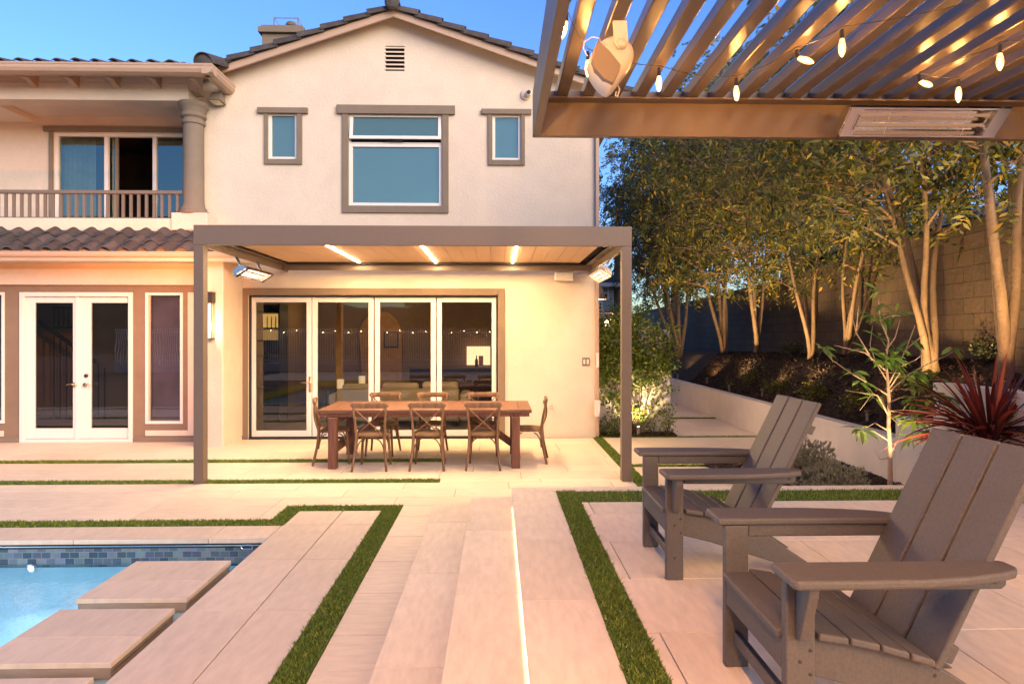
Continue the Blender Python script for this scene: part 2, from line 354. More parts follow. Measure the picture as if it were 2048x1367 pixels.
# deck
DZ=.45; DX=.137; DY=5.385
dk=MB()
slab(dk,DX,-3,.49,5.235,DZ)if 0 else None
def rows(mb,x0,x1,ys,z):
    for a,b in zip(ys[:-1],ys[1:]): slab(mb,x0,a+.0018,x1,b-.0018,z)
rows(dk,DX-.012,.493,[-3,-1.4,-.5,.42,1.30,2.20,3.10,4.02,4.94,5.235],DZ)
tiles(dk,DX-.012,5.24,12,DY+.012,1.6,.2,DZ)
tiles(dk,.66,4.93-.0,12,4.905+.0,1,1,DZ)
tiles(dk,.66,-3,12,4.905,1.22,.61,DZ,ox=.55,oy=.35)
setk(dk.build('raised_deck',M['paverx'],bevel=0),'structure')
db=MB(); db.box(DX+.02,-3,-.03,12,DY-.02,DZ-.022)
setk(db.build('deck_base',M['stucco_w']),'structure')
st=MB()
S2X,S2Y=-.224,5.644; S1X,S1Y=-.584,5.961
rows(st,S2X-.012,DX+.02,[-3,-1.1,.1,1.25,2.40,3.55,4.70,S2Y+.012],.30)
tiles(st,DX+.021,DY-.02,2.4,S2Y+.012,1.2,.6,.30)
rows(st,S1X-.012,S2X+.02,[-3,-1.6,-.4,.75,1.9,3.05,4.25,5.4,S1Y+.012],.15)
tiles(st,S2X+.021,S2Y-.02,2.4,S1Y+.012,1.2,.6,.15,ox=.4)
setk(st.build('steps',M['paverx']),'structure')
sb=MB(); sb.box(S2X+.02,-3,-.03,DX+.019,S2Y-.02,.30-.022); sb.box(DX+.02,DY-.019,-.03,2.4,S2Y-.02,.30-.022)
sb.box(S1X+.02,-3,-.03,S2X+.019,S1Y-.02,.15-.022); sb.box(S2X+.02,S2Y-.019,-.03,2.4,S1Y-.02,.15-.022)
setk(sb.build('step_base',M['stucco_w']),'structure')
# LED strips under the step lips
led=emis('led_warm',(1,.66,.40),.8)
for i,(x,ztop,e) in enumerate(((DX,DZ,1.3),(S2X,.30,.25),(S1X,.15,.02))):
    m=MB(); m.box(x+.004,-2.9,ztop-.030,x+.018,DY-.05,ztop-.0215)
    if i==0: tag(m.build('step_light_strip',led),'warm glowing light strip under the lip of the raised deck edge','light strip')
    lamp('AREA','step_strip_light',(x+.009,1.2,ztop-.034),e,(1,.66,.42),sx=.012,sy=8.2,target=(x+.009,1.2,0))
# turf
turf1=[(.493,-3,.66,5.07),(.66,4.905,12,5.07)]
tb=MB()
for (a,b,c,d) in turf0: tb.box(a,b,-.02,c,d,.0)
for (a,b,c,d) in [(.493,-3,.66,5.24),(.66,4.905,12,5.24)]: tb.box(a,b,DZ-.03,c,d,DZ-.002)
setk(tb.build('turf_backing',M['turf']),'stuff')
def turf_blades():
    V=[];Fc=[]; o=0
    for rects,z in ((turf0,0.0),([(.493,0.4,.66,5.24),(.66,4.905,6,5.24)],DZ-.002)):
        for (a,b,c,d) in rects:
            a=max(a,-9); b=max(b,1.2)
            if d<=b: continue
            ym=(b+d)/2; dens=16000 if ym<5.3 else 9000
            if z>0 and (c-a)>1: dens=7000
            n=int((c-a)*(d-b)*dens); 
            if n<=0: continue
            x=RNG.uniform(a,c,n); y=RNG.uniform(b,d,n); h=RNG.uniform(.012,.026,n); ang=RNG.uniform(0,math.pi,n); wd=RNG.uniform(.0022,.0045,n)
            if ym>5.3: h*=1.1; wd*=1.8
            lx=RNG.normal(0,.012,n); ly=RNG.normal(0,.012,n)
            dx=np.cos(ang)*wd; dy=np.sin(ang)*wd
            p0=np.stack([x-dx,y-dy,np.full(n,z)],1); p1=np.stack([x+dx,y+dy,np.full(n,z)],1); p2=np.stack([x+lx,y+ly,z+h],1)
            V.append(np.stack([p0,p1,p2],1).reshape(-1,3)); Fc.append(np.arange(o,o+3*n).reshape(-1,3)); o+=3*n
    return np.concatenate(V),np.concatenate(Fc)
v_,f_=turf_blades(); tf=npmesh('turf',v_,f_,M['blade']); setk(tf,'stuff','bright green artificial turf strips set between the pale pavers')
# ============================================================ POOL
x0,y0,x1,y1=POOL
pb=MB(); zb=-1.25
pb.quad((x0,y0,zb),(x1,y0,zb),(x1,y1,zb),(x0,y1,zb))
pb.quad((x0,y1,zb),(x1,y1,zb),(x1,y1,-.235),(x0,y1,-.235)); pb.quad((x1,y0,zb),(x1,y1,zb),(x1,y1,-.235),(x1,y0,-.235))
pb.quad((x0,y0,zb),(x0,y1,zb),(x0,y1,-.235),(x0,y0,-.235)); pb.quad((x0,y0,zb),(x1,y0,zb),(x1,y0,-.235),(x0,y0,-.235))
pool=pb.build('pool_basin',M['plaster']); setk(pool,'structure')
pw=MB(); pw.box(x0,y1-.0,-.236,x1,y1+.03,-.078); pw.build('waterline_tiles',M['pooltile'],pool)
pw=MB(); pw.box(x1,y0,-.236,x1+.03,y1,-.078); o=pw.build('waterline_tiles',M['plaster'],pool)
pw=MB(); pw.box(x0,y1+.0,-.076,x1,y1+.03,-.045); pw.box(x1,y0,-.076,x1+.03,y1,-.045); pw.build('cover_track',M['dark'],pool)
pw=MB(); pw.box(x0,y1-.012,-.060,x1-.05,y1-.001,-.050); pw.build('track_lip',M['alu'],pool)
def watermat():
    m=bpy.data.materials.new('pool_water'); m.use_nodes=True; t=m.node_tree; t.nodes.remove(t.nodes['Principled BSDF']); L=t.links
    tr=t.nodes.new('ShaderNodeBsdfTransparent'); tr.inputs[0].default_value=(.74,.88,.94,1)
    gl=t.nodes.new('ShaderNodeBsdfGlossy'); gl.inputs['Roughness'].default_value=.03
    tc=t.nodes.new('ShaderNodeTexCoord'); n=t.nodes.new('ShaderNodeTexNoise'); n.inputs['Scale'].default_value=9; n.inputs['Detail'].default_value=3; L.new(tc.outputs['Object'],n.inputs['Vector'])
    bp=t.nodes.new('ShaderNodeBump'); bp.inputs['Strength'].default_value=.25; bp.inputs['Distance'].default_value=.02; L.new(n.outputs[0],bp.inputs['Height']); L.new(bp.outputs[0],gl.inputs['Normal'])
    fr=t.nodes.new('ShaderNodeFresnel'); fr.inputs[0].default_value=1.33; L.new(bp.outputs[0],fr.inputs['Normal'])
    ms=t.nodes.new('ShaderNodeMixShader'); L.new(fr.outputs[0],ms.inputs[0]); L.new(tr.outputs[0],ms.inputs[1]); L.new(gl.outputs[0],ms.inputs[2]); L.new(ms.outputs[0],t.nodes['Material Output'].inputs[0]); return m
wt=MB(); wt.quad((x0,y0,-.205),(x1,y0,-.205),(x1,y1-.001,-.205),(x0,y1-.001,-.205)); setk(wt.build('pool_water',watermat()),'structure')
pl=P(62,1124,Y=5.46); 
t=thing('pool_light','round white underwater light glowing on the far pool wall','pool light',(pl.x,5.46,-.238))
m=MB(); m.lathe([(.045,0),(.04,-.012),(.03,-.014)],(pl.x,5.473,-.238),20,'Y'); m.build('rim',M['steel'],t)
m=MB(); m.lathe([(.02,-.015),(.012,-.018),(.001,-.019)],(pl.x,5.473,-.238),20,'Y'); m.build('lens',emis('pool_lens',(.85,.95,1),14),t)
lamp('AREA','pool_lamp',(pl.x,5.40,-.27),36,(.78,.90,1),sx=.12,sy=.12,target=(pl.x+.1,2.0,-1.0))
lamp('AREA','pool_lamp',(-6.95,2.5,-.6),9,(.78,.90,1),sx=.6,sy=.25,target=(-3.5,3.0,-1.0))  # added second underwater lamp without a fitting, brightens the water
# skimmer mouth
sk=P(493,1092,Y=5.46); t=thing('pool_skimmer','small rounded skimmer opening in the dark pool waterline tiles','skimmer',(sk.x,5.47,sk.z))
m=MB()
pts=[]
for i in range(20):
    a=2*math.pi*i/20; pts.append((sk.x+math.copysign(.03,math.cos(a))+.018*math.cos(a),sk.z-.005+.018*math.sin(a)))
m.tube([(px,5.468,pz) for px,pz in pts]+[(pts[0][0],5.468,pts[0][1])],.0045,6); m.build('rim',M['alu'],t)
m=MB(); m.prism(pts,1,5.4665,5.472); m.build('opening',M['dark'],t)
# stepping pads
for i,(ya,yb,lab) in enumerate([(4.25,4.95,'stepping pad in the pool farthest from the viewer, nearest the tiled wall'),(3.425,4.095,'middle stepping pad of the row crossing the pool'),(2.60,3.28,'nearest stepping pad cut off by the bottom edge of the photo')]):
    xa,xb=-2.815,-2.083
    t=thing('stepping_pad',lab,'stepping pad',((xa+xb)/2,(ya+yb)/2,-1.25),'stepping pads crossing the pool')
    s_=MB(); ym=ya+(yb-ya)*.44
    slab(s_,xa,ya,xb,ym-.0015,0,.03); slab(s_,xa,ym+.0015,xb,yb,0,.03); s_.build('slab',M['coping'],t,bevel=.003)
    s_=MB(); s_.box(xa+.004,ya+.004,-.033,xb-.004,yb-.004,-.030); s_.build('shadow_gap',M['joint'],t)
    s_=MB(); s_.box(xa+.006,ya+.006,-.095,xb-.006,yb-.006,-.034); s_.build('fascia',M['padside'],t,bevel=.003)
    s_=MB(); s_.box(xb-.006,ya+.03,-.058,xb-.002,yb-.03,-.054); s_.build('metal_strip',M['brass'],t)
    s_=MB(); s_.box(xa+.03,ya+.03,-1.249,xb-.03,yb-.03,-.096); s_.build('pedestal',M['plaster'],t)
# ============================================================ HOUSE
H=thing('house','cream stucco house with gabled wing, balcony wing and wide glass doors','house',(-3,YW,0))
def hb(name,m,bx,bevel=0,parent=H):
    q=MB()
    for b in bx: q.box(*b)
    return q.build(name,m,parent,bevel=bevel)
RX0,RX1=-5.05,1.69; APX=-1.73; SL=.343
def rz(x): return 7.17-SL*abs(x-APX)
# bifold opening
ba=P(480,576,Y=YW); bb=P(1010,875,Y=YW); oa=P(497,590,Y=YW); ob=P(996,875,Y=YW)
BX0,BX1,BZ1=oa.x,ob.x,oa.z
wins=[]   # (x0,z0,x1,z1) openings in the gable wall
for px in ((698,226,884,411),(537,226,594,318),(985,229,1041.5,320)):
    a=P(px[0],px[3],Y=YW); b=P(px[2],px[1],Y=YW); wins.append((a.x,a.z,b.x,b.z))
# gable wall built from strips around the openings
def wall_with_holes(mb,xs0,xs1,z0,topf,holes,ya,yb):
    xs=sorted(set([xs0,xs1,APX]+[h[0] for h in holes]+[h[2] for h in holes])); xs=[x for x in xs if xs0<=x<=xs1]
    for a,b in zip(xs[:-1],xs[1:]):
        hz=sorted([h for h in holes if h[0]<=a+1e-6 and h[2]>=b-1e-6],key=lambda h:h[1])
        z=z0
        for h in hz:
            if h[1]>z+1e-6: mb.prism([(a,z),(b,z),(b,h[1]),(a,h[1])],1,ya,yb)
            z=h[3]
        mb.prism([(a,z),(b,z),(b,topf(b)),(a,topf(a))],1,ya,yb)
vc=P(771,142,Y=YW); vd=P(809,92,Y=YW)
q=MB(); wall_with_holes(q,RX0,RX1,-.02,rz,wins+[(BX0,-.02,BX1,BZ1),(vc.x,vc.z,vd.x,vd.z)],YW,YW+.2)
q.box(RX1-.02,YW+.2,-.02,RX1,20,6.1); q.box(RX0,YW+.2,3.5,RX0+.02,14,6.1)
q.build('gable_wall',M['stucco'],H)
# vent
q=MB(); nz=6; zz=np.linspace(vd.z,vc.z,nz+1)
for i in range(nz): 
    zc=zz[i]-.005; q.add([(vc.x,YW-.015,zc-.035),(vd.x,YW-.015,zc-.035),(vd.x,YW+.03,zc),(vc.x,YW+.03,zc),(vc.x,YW-.015,zc-.047),(vd.x,YW-.015,zc-.047),(vd.x,YW+.03,zc-.012),(vc.x,YW+.03,zc-.012)],[(0,1,2,3),(4,5,6,7),(0,1,5,4),(0,3,7,4),(1,2,6,5),(2,3,7,6)])
q.build('vent',M['stucco'],H); hb('vent_backing',M['dark'],[(vc.x,YW+.05,vc.z,vd.x,YW+.06,vd.z)])
# windows on the gable
def trimbox(name,tr,hd,op,parent):
    q=MB(); tx0,tz0,tx1,tz1=tr
    q.box(tx0,YW-.035,tz0,op[0]-.004,YW-.001,tz1); q.box(op[2]+.004,YW-.035,tz0,tx1,YW-.001,tz1)
    q.box(op[0]-.0039,YW-.034,tz0,op[2]+.0039,YW-.001,op[1]-.003)
    q.box(hd[0],YW-.055,hd[1],hd[2],YW-.001,hd[3])
    return q.build(name,M['trim'],parent,bevel=.006)
def frame(mb,x0,z0,x1,z1,w,ya,yb):
    mb.box(x0,ya,z0,x0+w,yb,z1); mb.box(x1-w,ya,z0,x1,yb,z1); mb.box(x0+w,ya,z0,x1-w,yb,z0+w); mb.box(x0+w,ya,z1-w,x1-w,yb,z1)
specs=[((684,425,897,226),(673,226.5,910,211)),((528,328,604,225.5),(514,225.5,615,215)),((976,330,1050,227.5),(963,227.5,1063,218))]
for i,((tx0,tz0,tx1,tz1),(hx0,hz0,hx1,hz1)) in enumerate(specs):
    a=P(tx0,tz0,Y=YW-.03); b=P(tx1,tz1,Y=YW-.03); c=P(hx0,hz0,Y=YW-.05); d=P(hx1,hz1,Y=YW-.05); op=wins[i]
    wdw=trimbox('window',(a.x,a.z,b.x,b.z),(c.x,c.z,d.x,d.z),op,H)
    if i==0:
        zm=P(0,281,Y=YW).z; zt=P(0,277,Y=YW).z
        q=MB(); frame(q,op[0],op[1],op[2],zm,.055,YW+.02,YW+.07); q.build('frame',M['vinyl'],wdw,bevel=.004)
        q=MB(); q.quad((op[0]+.055,YW+.05,op[1]+.055),(op[2]-.055,YW+.05,op[1]+.055),(op[2]-.055,YW+.05,zm-.055),(op[0]+.055,YW+.05,zm-.055)); q.build('pane',M['frost'],wdw)
        q=MB(); frame(q,op[0],zm+.002,op[2],op[3],.02,YW+.02,YW+.07); q.build('frame',M['vinyl'],wdw,bevel=.003)
        # top light hung open: bottom swings out
        import math as _m
        hz=op[3]-.02; L=hz-zt-.0; q=MB(); ang=R(9)
        def ty(z): return YW+.02-(hz-z)*_m.tan(ang)
        def slabq(mb,xa,za,xb,zb_,th=.04):
            mb.add([(xa,ty(za),za),(xb,ty(za),za),(xb,ty(zb_),zb_),(xa,ty(zb_),zb_),(xa,ty(za)+th,za),(xb,ty(za)+th,za),(xb,ty(zb_)+th,zb_),(xa,ty(zb_)+th,zb_)],[(0,1,2,3),(4,5,6,7),(0,1,5,4),(1,2,6,5),(2,3,7,6),(3,0,4,7)])
        X0,X1,Z0=op[0]+.012,op[2]-.012,zt+.03
        slabq(q,X0,Z0,X0+.055,hz); slabq(q,X1-.055,Z0,X1,hz); slabq(q,X0+.055,Z0,X1-.055,Z0+.055); slabq(q,X0+.055,hz-.055,X1-.055,hz); q.build('awning_sash',M['vinyl'],wdw,bevel=.003)
        q=MB(); q.quad((X0+.055,ty(Z0+.055)+.02,Z0+.055),(X1-.055,ty(Z0+.055)+.02,Z0+.055),(X1-.055,ty(hz-.055)+.02,hz-.055),(X0+.055,ty(hz-.055)+.02,hz-.055)); q.build('pane',M['frost'],wdw)
        q=MB(); q.bar((-1.95,YW+.02,zm+.025),(-1.60,YW-.03,zm+.035),.02,.012); q.build('stay',M['dark'],wdw)
    else:
        q=MB(); frame(q,op[0],op[1],op[2],op[3],.045,YW+.02,YW+.07); q.build('frame',M['vinyl'],wdw,bevel=.004)
        q=MB(); q.quad((op[0]+.045,YW+.05,op[1]+.045),(op[2]-.045,YW+.05,op[1]+.045),(op[2]-.045,YW+.05,op[3]-.045),(op[0]+.045,YW+.05,op[3]-.045)); q.build('pane',M['frost'],wdw)
# roof: gable
q=MB(); OH=.24
for sx in (-1,1):
    xe=APX+sx*(4.0 if sx<0 else 3.95)
    q.prism([(APX,7.182),(xe,7.182-SL*abs(xe-APX)),(xe,7.22-SL*abs(xe-APX)),(APX,7.22)],1,YW-OH,20)
roof=q.build('roof',M['tile'],H)
q=MB()
for sx in (-1,1):
    xe=APX+sx*(3.75 if sx<0 else 3.9)
    q.prism([(APX,7.06),(xe,7.06-SL*abs(xe-APX)),(xe,7.181-SL*abs(xe-APX)),(APX,7.181)],1,YW-OH-.002,YW-OH+.04)
    q.prism([(APX,7.16),(xe,7.16-SL*abs(xe-APX)),(xe,7.180-SL*abs(xe-APX)),(APX,7.180)],1,YW-OH+.041,YW-.001)
q.build('rake_board',M['gutter'],roof,bevel=.004)
def barrel(mb,a,b,r,n=12,open_=True,r2=None,arc=(10,170),up=Vector((0,0,1)),th=.014):
    a=Vector(a);b=Vector(b); d=(b-a).normalized(); s=d.cross(up).normalized(); u=s.cross(d); o=len(mb.v); r2=r2 or r
    for p,rr in((a,r),(b,r2)):
        for k in range(n+1):
            t=R(arc[0]+(arc[1]-arc[0])*k/n); mb.v.append(tuple(p+s*(math.cos(t)*rr)+u*(math.sin(t)*rr)))
        for k in range(n+1):
            t=R(arc[0]+(arc[1]-arc[0])*k/n); mb.v.append(tuple(p+s*(math.cos(t)*(rr-th))+u*(math.sin(t)*(rr-th))))
    N=n+1
    for k in range(n):
        mb.f.append((o+k,o+k+1,o+2*N+k+1,o+2*N+k)); mb.f.append((o+N+k,o+N+k+1,o+3*N+k+1,o+3*N+k)); mb.f.append((o+k,o+k+1,o+N+k+1,o+N+k)); mb.f.append((o+2*N+k,o+2*N+k+1,o+3*N+k+1,o+3*N+k))
    for k in (0,n): mb.f.append((o+k,o+2*N+k,o+3*N+k,o+N+k))
q=MB(); Ltile=.40
for sx in (-1,1):
    nT=9 if sx<0 else 11
    for i in range(nT):
        s0=i*Ltile-.02; s1=s0+Ltile+.06
        xa=APX+sx*s0*.956; xb=APX+sx*s1*.956; zf=7.185+random.uniform(-.004,.004)
        # lower end overlaps above next tile: lower end raised slightly and wider
        p0=(xa,YW-OH+.045,zf-SL*abs(xa-APX)-.0); p1=(xb,YW-OH+.045,zf-SL*abs(xb-APX)+.035)
        barrel(q,p0,p1,.098,arc=(-8,188),r2=.118)
q.build('rake_tiles',M['tile'],roof,smooth=False)
q=MB(); barrel(q,(APX,YW-OH-.12,7.235),(APX,YW+.4,7.235),.125,arc=(0,180)); q.lathe([(.124,0),(.09,-.03),(.02,-.04)],(APX,YW-OH-.115,7.24),18,'Y')
for i in range(1,20): barrel(q,(APX,YW+.4*i,7.235),(APX,YW+.4*i+.43,7.245),.12,arc=(0,180))
q.build('ridge_tiles',M['tile'],roof)
# downspout / corner on the right
hb('downspout',M['gutter'],[(RX1-.006,YW-.065,.02,RX1+.055,YW-.003,6.1)],.008)
hb('meter_box',M['white'],[(RX1-.0,YW-.09,P(0,736,Y=YW).z,RX1+.05,YW-.066,P(0,706,Y=YW).z)],.004)
q=MB(); a=P(1189,800,Y=10.55); q.prism([(a.x,a.z-.27),(a.x+.075,a.z-.27),(a.x+.10,a.z),(a.x,a.z)],1,10.50,10.60); q.build('downspout_box',M['white'],H,bevel=.006)
# chimney
YCH=14.0; a=P(524,84,Y=YCH); b=P(604,68,Y=YCH); c=P(518,68,Y=YCH); d=P(610,57,Y=YCH)
ch=hb('chimney',M['trim'],[(a.x,YCH,6.0,b.x,YCH+.9,b.z)])
hb('chimney_cap',M['trim'],[(c.x,YCH-.08,b.z-.0,d.x,YCH+1,d.z),(c.x+.05,YCH-.03,d.z,d.x-.05,YCH+.9,d.z+.06)],.01,ch)
q=MB(); e=P(548,35,Y=YCH+.3); f=P(596,35,Y=YCH+.3)
for x in (e.x,f.x): 
    for y in (YCH+.3,YCH+.75): q.bar((x,y,d.z),(x,y,e.z),.02,.02)
for z in (d.z+.12,e.z-.02): q.box(e.x,YCH+.3,z,f.x,YCH+.31,z+.02); q.box(e.x,YCH+.75,z,f.x,YCH+.76,z+.02)
q.box(e.x,YCH+.3,d.z+.06,f.x,YCH+.32,d.z+.17); q.bar((f.x,YCH+.3,e.z),(f.x+.16,YCH+.3,d.z+.06),.015,.015); q.bar((e.x,YCH+.3,e.z),(e.x+.12,YCH+.3,d.z+.2),.015,.015)
q.lathe([(.09,0),(.10,.14),(.13,.16),(.13,.2),(.10,.21),(.10,.24)],((e.x+f.x)/2+.06,YCH+.5,d.z+.12),14)
q.build('chimney_cage',M['trim'],ch)
# ---------------- bifold doors
q=MB(); a,b=ba,bb
q.box(a.x,YW-.03,0,BX0-.004,YW-.001,a.z); q.box(BX1+.004,YW-.03,0,b.x,YW-.001,a.z); q.box(BX0-.0039,YW-.031,BZ1+.003,BX1+.0039,YW-.001,a.z)
tr=q.build('door_surround',M['taupe'],H,bevel=.006)
bd=MB(); bd.box(BX0-.0,YW+.02,0,BX0+.03,YW+.16,BZ1); bd.box(BX1-.03,YW+.02,0,BX1,YW+.16,BZ1); bd.box(BX0+.03,YW+.02,BZ1-.03,BX1-.03,YW+.16,BZ1); bd.box(BX0,YW+.0,-.015,BX1,YW+.16,.012)
bif=bd.build('bifold_door',M['dark'],H)
edges=[(501,623),(624.5,747),(749.5,871.5),(873.5,993.5)]
for i,(xa,xb) in enumerate(edges):
    a=P(xa,873,Y=YW+.06); b=P(xb,592.5,Y=YW+.06); q=MB(); wv=.085
    q.box(a.x,YW+.06,.022,a.x+wv,YW+.11,b.z); q.box(b.x-wv,YW+.06,.022,b.x,YW+.11,b.z); q.box(a.x+wv,YW+.06,.022,b.x-wv,YW+.11,.125); q.box(a.x+wv,YW+.06,b.z-.1,b.x-wv,YW+.11,b.z)
    q.build('door_panel',M['vinyl'],bif,bevel=.004)
    q=MB(); q.quad((a.x+wv,YW+.085,.125),(b.x-wv,YW+.085,.125),(b.x-wv,YW+.085,b.z-.1),(a.x+wv,YW+.085,b.z-.1)); q.build('pane',M['glass'],bif)
hp=P(620,768,Y=YW+.05); q=MB(); q.box(hp.x-.016,YW+.045,hp.z-.13,hp.x+.016,YW+.058,hp.z+.13); q.tube([(hp.x,YW+.045,hp.z+.03),(hp.x,YW+.0,hp.z+.03),(hp.x-.14,YW-.005,hp.z+.035)],.009,8); q.build('handle',M['brass'],bif,smooth=True)
# ---------------- interior living room
q=MB(); q.box(-5.0,16.5,0,1.6,16.6,2.75); q.box(-5.0,10.91,0,-4.9,16.5,2.75); q.box(1.5,10.91,0,1.6,16.5,2.75); q.box(-5,10.91,2.75,1.6,16.6,2.85)

q.build('interior_wall',M['inwall'],H)
hb('interior_floor',M['infloor'],[(-5,10.905,-.02,1.6,16.5,.015)])
t=thing('sofa','pale beige sofa seen from behind through the folding glass doors','sofa',(-1.6,12.3,.016))
a=P(672,790,Y=12.0); b=P(918,775,Y=12.0)
q=MB(); q.box(a.x,12.0,.016+.08,b.x,12.22,.72); q.build('backrest',M['fabric'],t,bevel=.04,seg=3)
q=MB(); q.box(a.x,12.221,.1,b.x,12.95,.42); q.build('seat',M['fabric'],t,bevel=.03)
q=MB(); q.box(a.x-.18,12.1,.1,a.x-.001,12.95,.62); q.build('arm',M['fabric'],t,bevel=.04); q=MB(); q.box(b.x+.001,12.1,.1,b.x+.18,12.95,.62); q.build('arm',M['fabric'],t,bevel=.04)
for k in range(3):
    xa=a.x+.05+k*(b.x-a.x)/3; q=MB(); q.box(xa,12.223,.43,xa+.7,12.45,.80+.02*k); q.build('cushion',M['fabric'],t,bevel=.06,seg=3)
for k in (a.x,b.x):
    for yy in (12.05,12.85): q=MB(); q.box(k-.02,yy,.016,k+.02,yy+.04,.1); q.build('leg',M['black'],t)
a=P(673,790,Y=12.9); t=thing('side_table','small black wire side table beside the sofa indoors','side table',(a.x,12.9,.016)); q=MB()
for dx in(-.16,.16):
    for dy in (-.16,.16): q.box(a.x+dx-.008,12.9+dy-.008,.016,a.x+dx+.008,12.9+dy+.008,.62)
q.build('frame',M['black'],t); q=MB(); q.box(a.x-.18,12.72,.621,a.x+.18,13.08,.64); q.build('table_top',M['black'],t)
for (px,py,Y,lab) in ((681,773,12.9,'white candle shade lamp on the black side table indoors'),(724,757,13.6,'white candle shade lamp standing beyond the sofa near the pane edge')):
    a=P(px,py,Y=Y); zb_=.641 if Y<13 else .66
    t=thing('table_lamp',lab,'lamp',(a.x,Y,zb_),'two white shade lamps in the living room')
    q=MB(); q.lathe([(.07,.0),(.07,.19)],(a.x,Y,zb_+.015),16); q.build('lamp_shade',mat('lamp_paper',(.8,.7,.5),.9,emit=(1,.7,.35),es=.10),t)
    q=MB(); q.lathe([(.05,0),(.05,.014)],(a.x,Y,zb_),12); q.build('base',M['black'],t)
    if Y>13: q=MB(); q.box(a.x-.15,Y-.12,.016,a.x+.15,Y+.12,.659); tag(q.build('console_stand',M['darkwood']),'low dark stand under the second white lamp indoors','stand')
lamp('POINT','room_fill',(-2.6,15.3,2.2),2.5,(1,.6,.22),.1); lamp('POINT','room_fill',(-1.9,13.4,2.3),5,(1,.6,.25),.15); lamp('POINT','room_fill',(.3,14.6,2.2),3,(1,.6,.25),.1); lamp('POINT','room_fill',(-4.2,15.2,2.2),2,(1,.6,.25),.1)  # point lamps without fixtures, added to brighten the living room
# shelving niche
YS=12.7; a=P(513,735,Y=YS); b=P(561,622,Y=YS)
t=thing('shelf_unit','dark wall shelf unit with candles and a warm shelf light indoors','shelf unit',((a.x+b.x)/2,YS+.2,.016)); q=MB()
q.box(a.x-.02,YS+.4,.016,b.x,YS+.46,b.z+.15); q.box(b.x-.03,YS-.05,.016,b.x,YS+.399,b.z+.15)
zc1=P(530,655,Y=YS).z; zc2=P(530,680,Y=YS).z; zc3=P(530,710,Y=YS).z
for z in (.7,zc3,zc2,zc1,b.z): q.box(a.x-.02,YS,z-.03,b.x-.031,YS+.399,z)
q.build('frame',M['darkwood'],t)
for z0_,z1_,e_ in ((zc1,b.z-.04,.14),(zc2,zc1-.04,.06)): q=MB(); q.box(a.x-.01,YS+.38,z0_,b.x-.04,YS+.398,z1_); q.build('lit_back_panel',mat('lit_panel',(.3,.18,.07),.9,emit=(1,.55,.15),es=e_),t)
for k in range(3):
    cx=a.x+.17+k*.085; q=MB(); q.lathe([(.03,0),(.009,.015),(.009,.07),(.011,.07),(.010,.22)],(cx,YS+.12,zc1+.001),10); o=tag(q.build('candle',M['white'],None,smooth=False),['tall white candle on the indoor shelf, left of three','tall white candle on the indoor shelf, middle of three','tall white candle on the indoor shelf, right of three'][k],'candle','candles on the indoor shelf')
# kitchen corner
a=P(932,731,Y=15.8); b=P(980,693,Y=15.8)
t=thing('kitchen_counter','dark kitchen counter with a bright backsplash seen through the right glass panel','counter',((a.x+b.x)/2,15.8,.016))
q=MB(); q.box(a.x-1.4,15.7,.016,b.x+.3,16.3,.9); q.build('cabinet',M['darkwood'],t); q=MB(); q.box(a.x-1.45,15.65,.901,b.x+.32,16.3,.94); q.build('worktop',M['trim'],t,bevel=.005)
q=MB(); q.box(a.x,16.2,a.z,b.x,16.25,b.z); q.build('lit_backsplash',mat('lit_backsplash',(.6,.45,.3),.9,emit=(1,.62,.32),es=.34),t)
a=P(953,719,Y=15.9); q=MB(); q.lathe([(.04,0),(.04,.17),(.013,.22),(.013,.29)],(a.x,15.9,.941),12); tag(q.build('bottle',M['black'],None,smooth=True),'dark wine bottle on the kitchen counter indoors','bottle')
a=P(962,716,Y=15.95); q=MB(); q.box(a.x-.06,15.95,.941,a.x+.06,15.99,1.22); sgn=thing('counter_sign','small white counter sign with red lettering beside the wine bottle','sign',(a.x,15.97,.941)); q.build('board',M['white'],sgn)
def text(s,size,loc,rot,m,parent,name='lettering',ext=.001):
    cu=bpy.data.curves.new(name,'FONT'); cu.body=s; cu.size=size; cu.extrude=ext; cu.align_x='CENTER'; cu.align_y='CENTER'
    o=bpy.data.objects.new(name,cu); C.objects.link(o); cu.materials.append(m); o.location=loc; o.rotation_euler=rot
    if parent is not None:
        o.parent=parent; r=parent
        while r.parent: r=r.parent
        o.location=Vector(loc)-r.location
    return o
M['red']=mat('red_ink',(.5,.03,.02),.5)
for k,zt in enumerate((1.15,1.08,1.01)): text(('THE','BEST','DAY')[k],.05,(a.x,15.947,zt),(R(90),0,0),M['red'],sgn) if 0 else None
q=MB(); 
for zt in (1.00,1.06,1.12,1.18): q.box(a.x-.04,15.946,zt-.018,a.x+.04,15.949,zt+.014)
q.build('red_marks',M['red'],sgn)
# arch, column and picture
a=P(760,633,Y=16.3); q=MB(); poly=[(a.x-.45,.02)]+[(a.x+.0+.55*math.cos(R(t_)),1.75+.62*math.sin(R(t_))) for t_ in range(180,-1,-15)]+[(a.x+.55,.02)]; q.prism(poly,1,16.38,16.499); M['archm']=mat('arch_paint',(.42,.24,.08),.9); q.build('arched_wall',M['archm'],H)
a=P(672,700,Y=13.3); b=P(683,700,Y=13.3); hb('interior_column',M['archm'],[(a.x,13.3,.016,b.x,13.45,2.749)])
a=P(776,695,Y=16.25); t=thing('picture','black framed picture hanging on the arched yellow wall indoors','picture',(a.x,16.36,a.z)); q=MB(); frame(q,a.x-.13,a.z,a.x+.25,a.z+.42,.03,16.34,16.37); q.build('frame',M['black'],t); q=MB(); q.box(a.x-.1,16.352,a.z+.03,a.x+.22,16.36,a.z+.39); q.build('print',M['inwall'],t)
